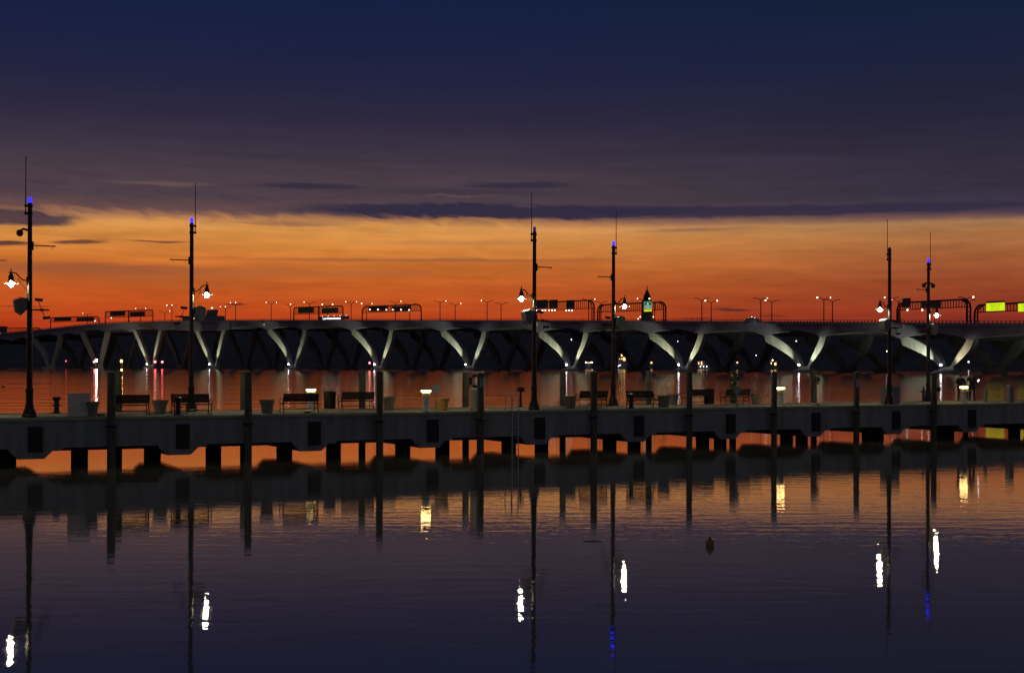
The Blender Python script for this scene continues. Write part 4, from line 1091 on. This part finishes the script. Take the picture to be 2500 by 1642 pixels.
def shore_lamp(px, py, m, label, Y=2230, r=2.0, cat='shore lamp', grp='small lamps on the far shore'):
    q = at(px, py, Y); b = max(0, q.z-7)
    o = thing('shore_lamp', label, cat, (q.x, q.y, b), 0, grp)
    MB().path([(0, 0, -2), (0, 0, q.z-b)], .35, 6).build('pole', M['gantry'], o)
    MB().sphere((0, -.6, q.z-b), r*.55, 10).build('lamp_head', M[m], o)
M['shorew'] = emat('shore_white', (1, .95, .85), 12); M['shoreo'] = emat('shore_orange', (1, .5, .16), 9)
for px, py, m, r, lab in [(1430, 884, 'shorew', 1.3, 'white lamp on the far shore, left one right of the sixth lit pier'), (1443.5, 884, 'shorew', 1.3, 'white shore lamp beside the pale pair under the third arch from the middle'),
        (1446, 884.5, 'shorew', 1.0, 'dimmer twin of a white shore lamp, close on its right'), (1510, 893, 'shorew', 1.1, 'low white shore lamp just above the water beside the amber windows'), (1513.5, 891, 'shorew', 1.1, 'low white shore lamp, upper right of its neighbour'),
        (1886, 878.5, 'shorew', 1.5, 'white shore lamp above the lit waterfront house right of the power pedestal'), (1710, 894.5, 'shorew', 1.0, 'left of three low white lamps in a row on the far shore'), (1717.5, 894.5, 'shorew', 1.0, 'middle of three low white lamps in a row on the far shore'),
        (1725.5, 894, 'shorew', 1.0, 'right of three low white lamps in a row on the far shore'), (2051, 863, 'shorew', 1.4, 'white lamp high on the dark hillside under the right arch'), (2164.5, 857, 'shorew', 1.2, 'white hillside lamp just left of a pier lamp post'),
        (2364.5, 883, 'shorew', 1.8, 'bright shore lamp above the two people'), (2450, 889.5, 'shorew', 1.6, 'bright shore lamp near the right edge'), (2409, 868, 'red', .8, 'faint red lamp on the hillside at far right'),
        (1846, 867, 'shorew', .9, 'tiny white lamp on the hillside between two V piers at right'), (1395, 829, 'shorew', 1.1, 'tiny white lamp under the deck above the middle lit pier'), (1944, 832, 'shorew', 1.3, 'tiny white lamp under the deck at the second pier from right'),
        (84, 809.5, 'shorew', 1.6, 'warm lamp low on the horizon right of the leftmost lamp post'), (1654.5, 833, 'shorew', .8, 'faint lamp under the deck at the third pier from right')]:
    shore_lamp(px, py, m, lab, r=r)
def shore_house(px, py, w, h, wins, label, Y=2235):
    q = at(px, py, Y); k = Y/F
    o = thing('waterfront_house', label, 'house', (q.x, q.y, 0), 0, 'waterfront houses on the far shore')
    z0 = at(px, 896, Y).z - 4
    W_, H_ = w*k, h*k; zt = at(px, py-h/2, Y).z
    MB().box((0, 6, (zt+z0)/2), (W_, 11, zt-z0)).build('wall', M['girder'], o, False)
    MB().add([(-W_*.55, 0, zt), (W_*.55, 0, zt), (W_*.55, 12, zt), (-W_*.55, 12, zt), (-W_*.55, 6, zt+W_*.3), (W_*.55, 6, zt+W_*.3)], [(0, 1, 5, 4), (2, 3, 4, 5), (0, 4, 3), (1, 2, 5), (3, 2, 1, 0)]).build('roof', M['gantry'], o, False)
    for wx, wy, ww, wh in wins:
        MB().box((at(wx, wy, Y).x-q.x, .4, at(wx, wy, Y).z), (ww*k, .3, wh*k)).build('window', M['amber'], o, False)
shore_house(1520, 878, 22, 24, [(1524, 876, 5, 8), (1518, 867, 3, 5), (1513, 876, 1.5, 2), (1518, 875.5, 2, 3)], 'waterfront house with amber windows right of the fourth lamp post')
shore_house(1590, 886, 10, 12, [(1590.5, 885, 3.5, 4)], 'small waterfront house with one amber window left of a lit pier')
shore_house(1712, 888, 18, 16, [(1713, 886, 2, 8), (1706, 886, 2, 5)], 'waterfront house with a tall lit window above three low lamps')
shore_house(1800, 885, 10, 10, [(1800, 884.5, 3, 3)], 'small waterfront house with a dim amber window above a rear pile')
shore_house(1889, 888, 18, 18, [(1893, 888, 4, 6), (1883, 886, 1.5, 5)], 'waterfront house with amber windows above the half hidden power pedestal')
shore_house(1437, 886, 14, 8, [(1437, 885, 8, 1.2)], 'low waterfront house between two white shore lamps')
# pale buildings at the far left
o = thing('hillside_hotel', 'pale low building block on the horizon at the left edge', 'building', (at(-5, 810, 2700).x, 2700, 0))
kk = 2700/F
MB().box((0, 0, at(0, 799, 2700).z/2), (36*kk, 20, at(0, 799, 2700).z)).build('wall', M['greypaint'], o, False)
MB().box((0, 0, at(0, 799, 2700).z+1), (38*kk, 22, 2)).build('roof', M['gantry'], o, False)

# channel marker lights on dolphins in front of the bridge
def marker(px, py, Y, m, r, label):
    q = at(px, py, Y)
    o = thing('channel_marker', label, 'marker light', (q.x, q.y, 0), 0, 'channel marker lights at the bridge')
    MB().path([(0, 0, -4), (0, 0, q.z-.6)], .8, 8).path([(-1.4, 0, -4), (-.3, 0, q.z-2)], .5, 8).path([(1.4, 0, -4), (.3, 0, q.z-2)], .5, 8).build('dolphin', M['darkconc'], o)
    MB().sphere((0, -.9, q.z), r, 10).build('lamp', M[m], o)
    return q
q1 = marker(236, 879, 1660, 'whitelamp', 1.5, 'very bright white light at the foot of the leftmost lit pier')
marker(230, 883, 1655, 'red', 1.1, 'red light just left of the very bright white one'); marker(297, 881, 1630, 'orange', 1.5, 'orange light between two piers at left')
marker(379, 883, 1600, 'red', 1.3, 'left of two red lights beside a pier'); marker(396.5, 883, 1590, 'red', 1.2, 'right of two red lights beside a pier')
marker(902.5, 885.5, 1370, 'red', .9, 'single red light left of a lit pier near the third front pile'); marker(162, 881, 1700, 'red', .45, 'faint red light at far left near the shore')
# orange glow of that lamp on its pier
pl = bpy.data.lights.new('orange_glow', 'POINT'); pl.energy = 5000; pl.color = (1, .5, .12); pl.shadow_soft_size = 1
po = bpy.data.objects.new('orange_glow', pl); COL.objects.link(po); po.location = at(297, 881, 1625); po.location.z += 1
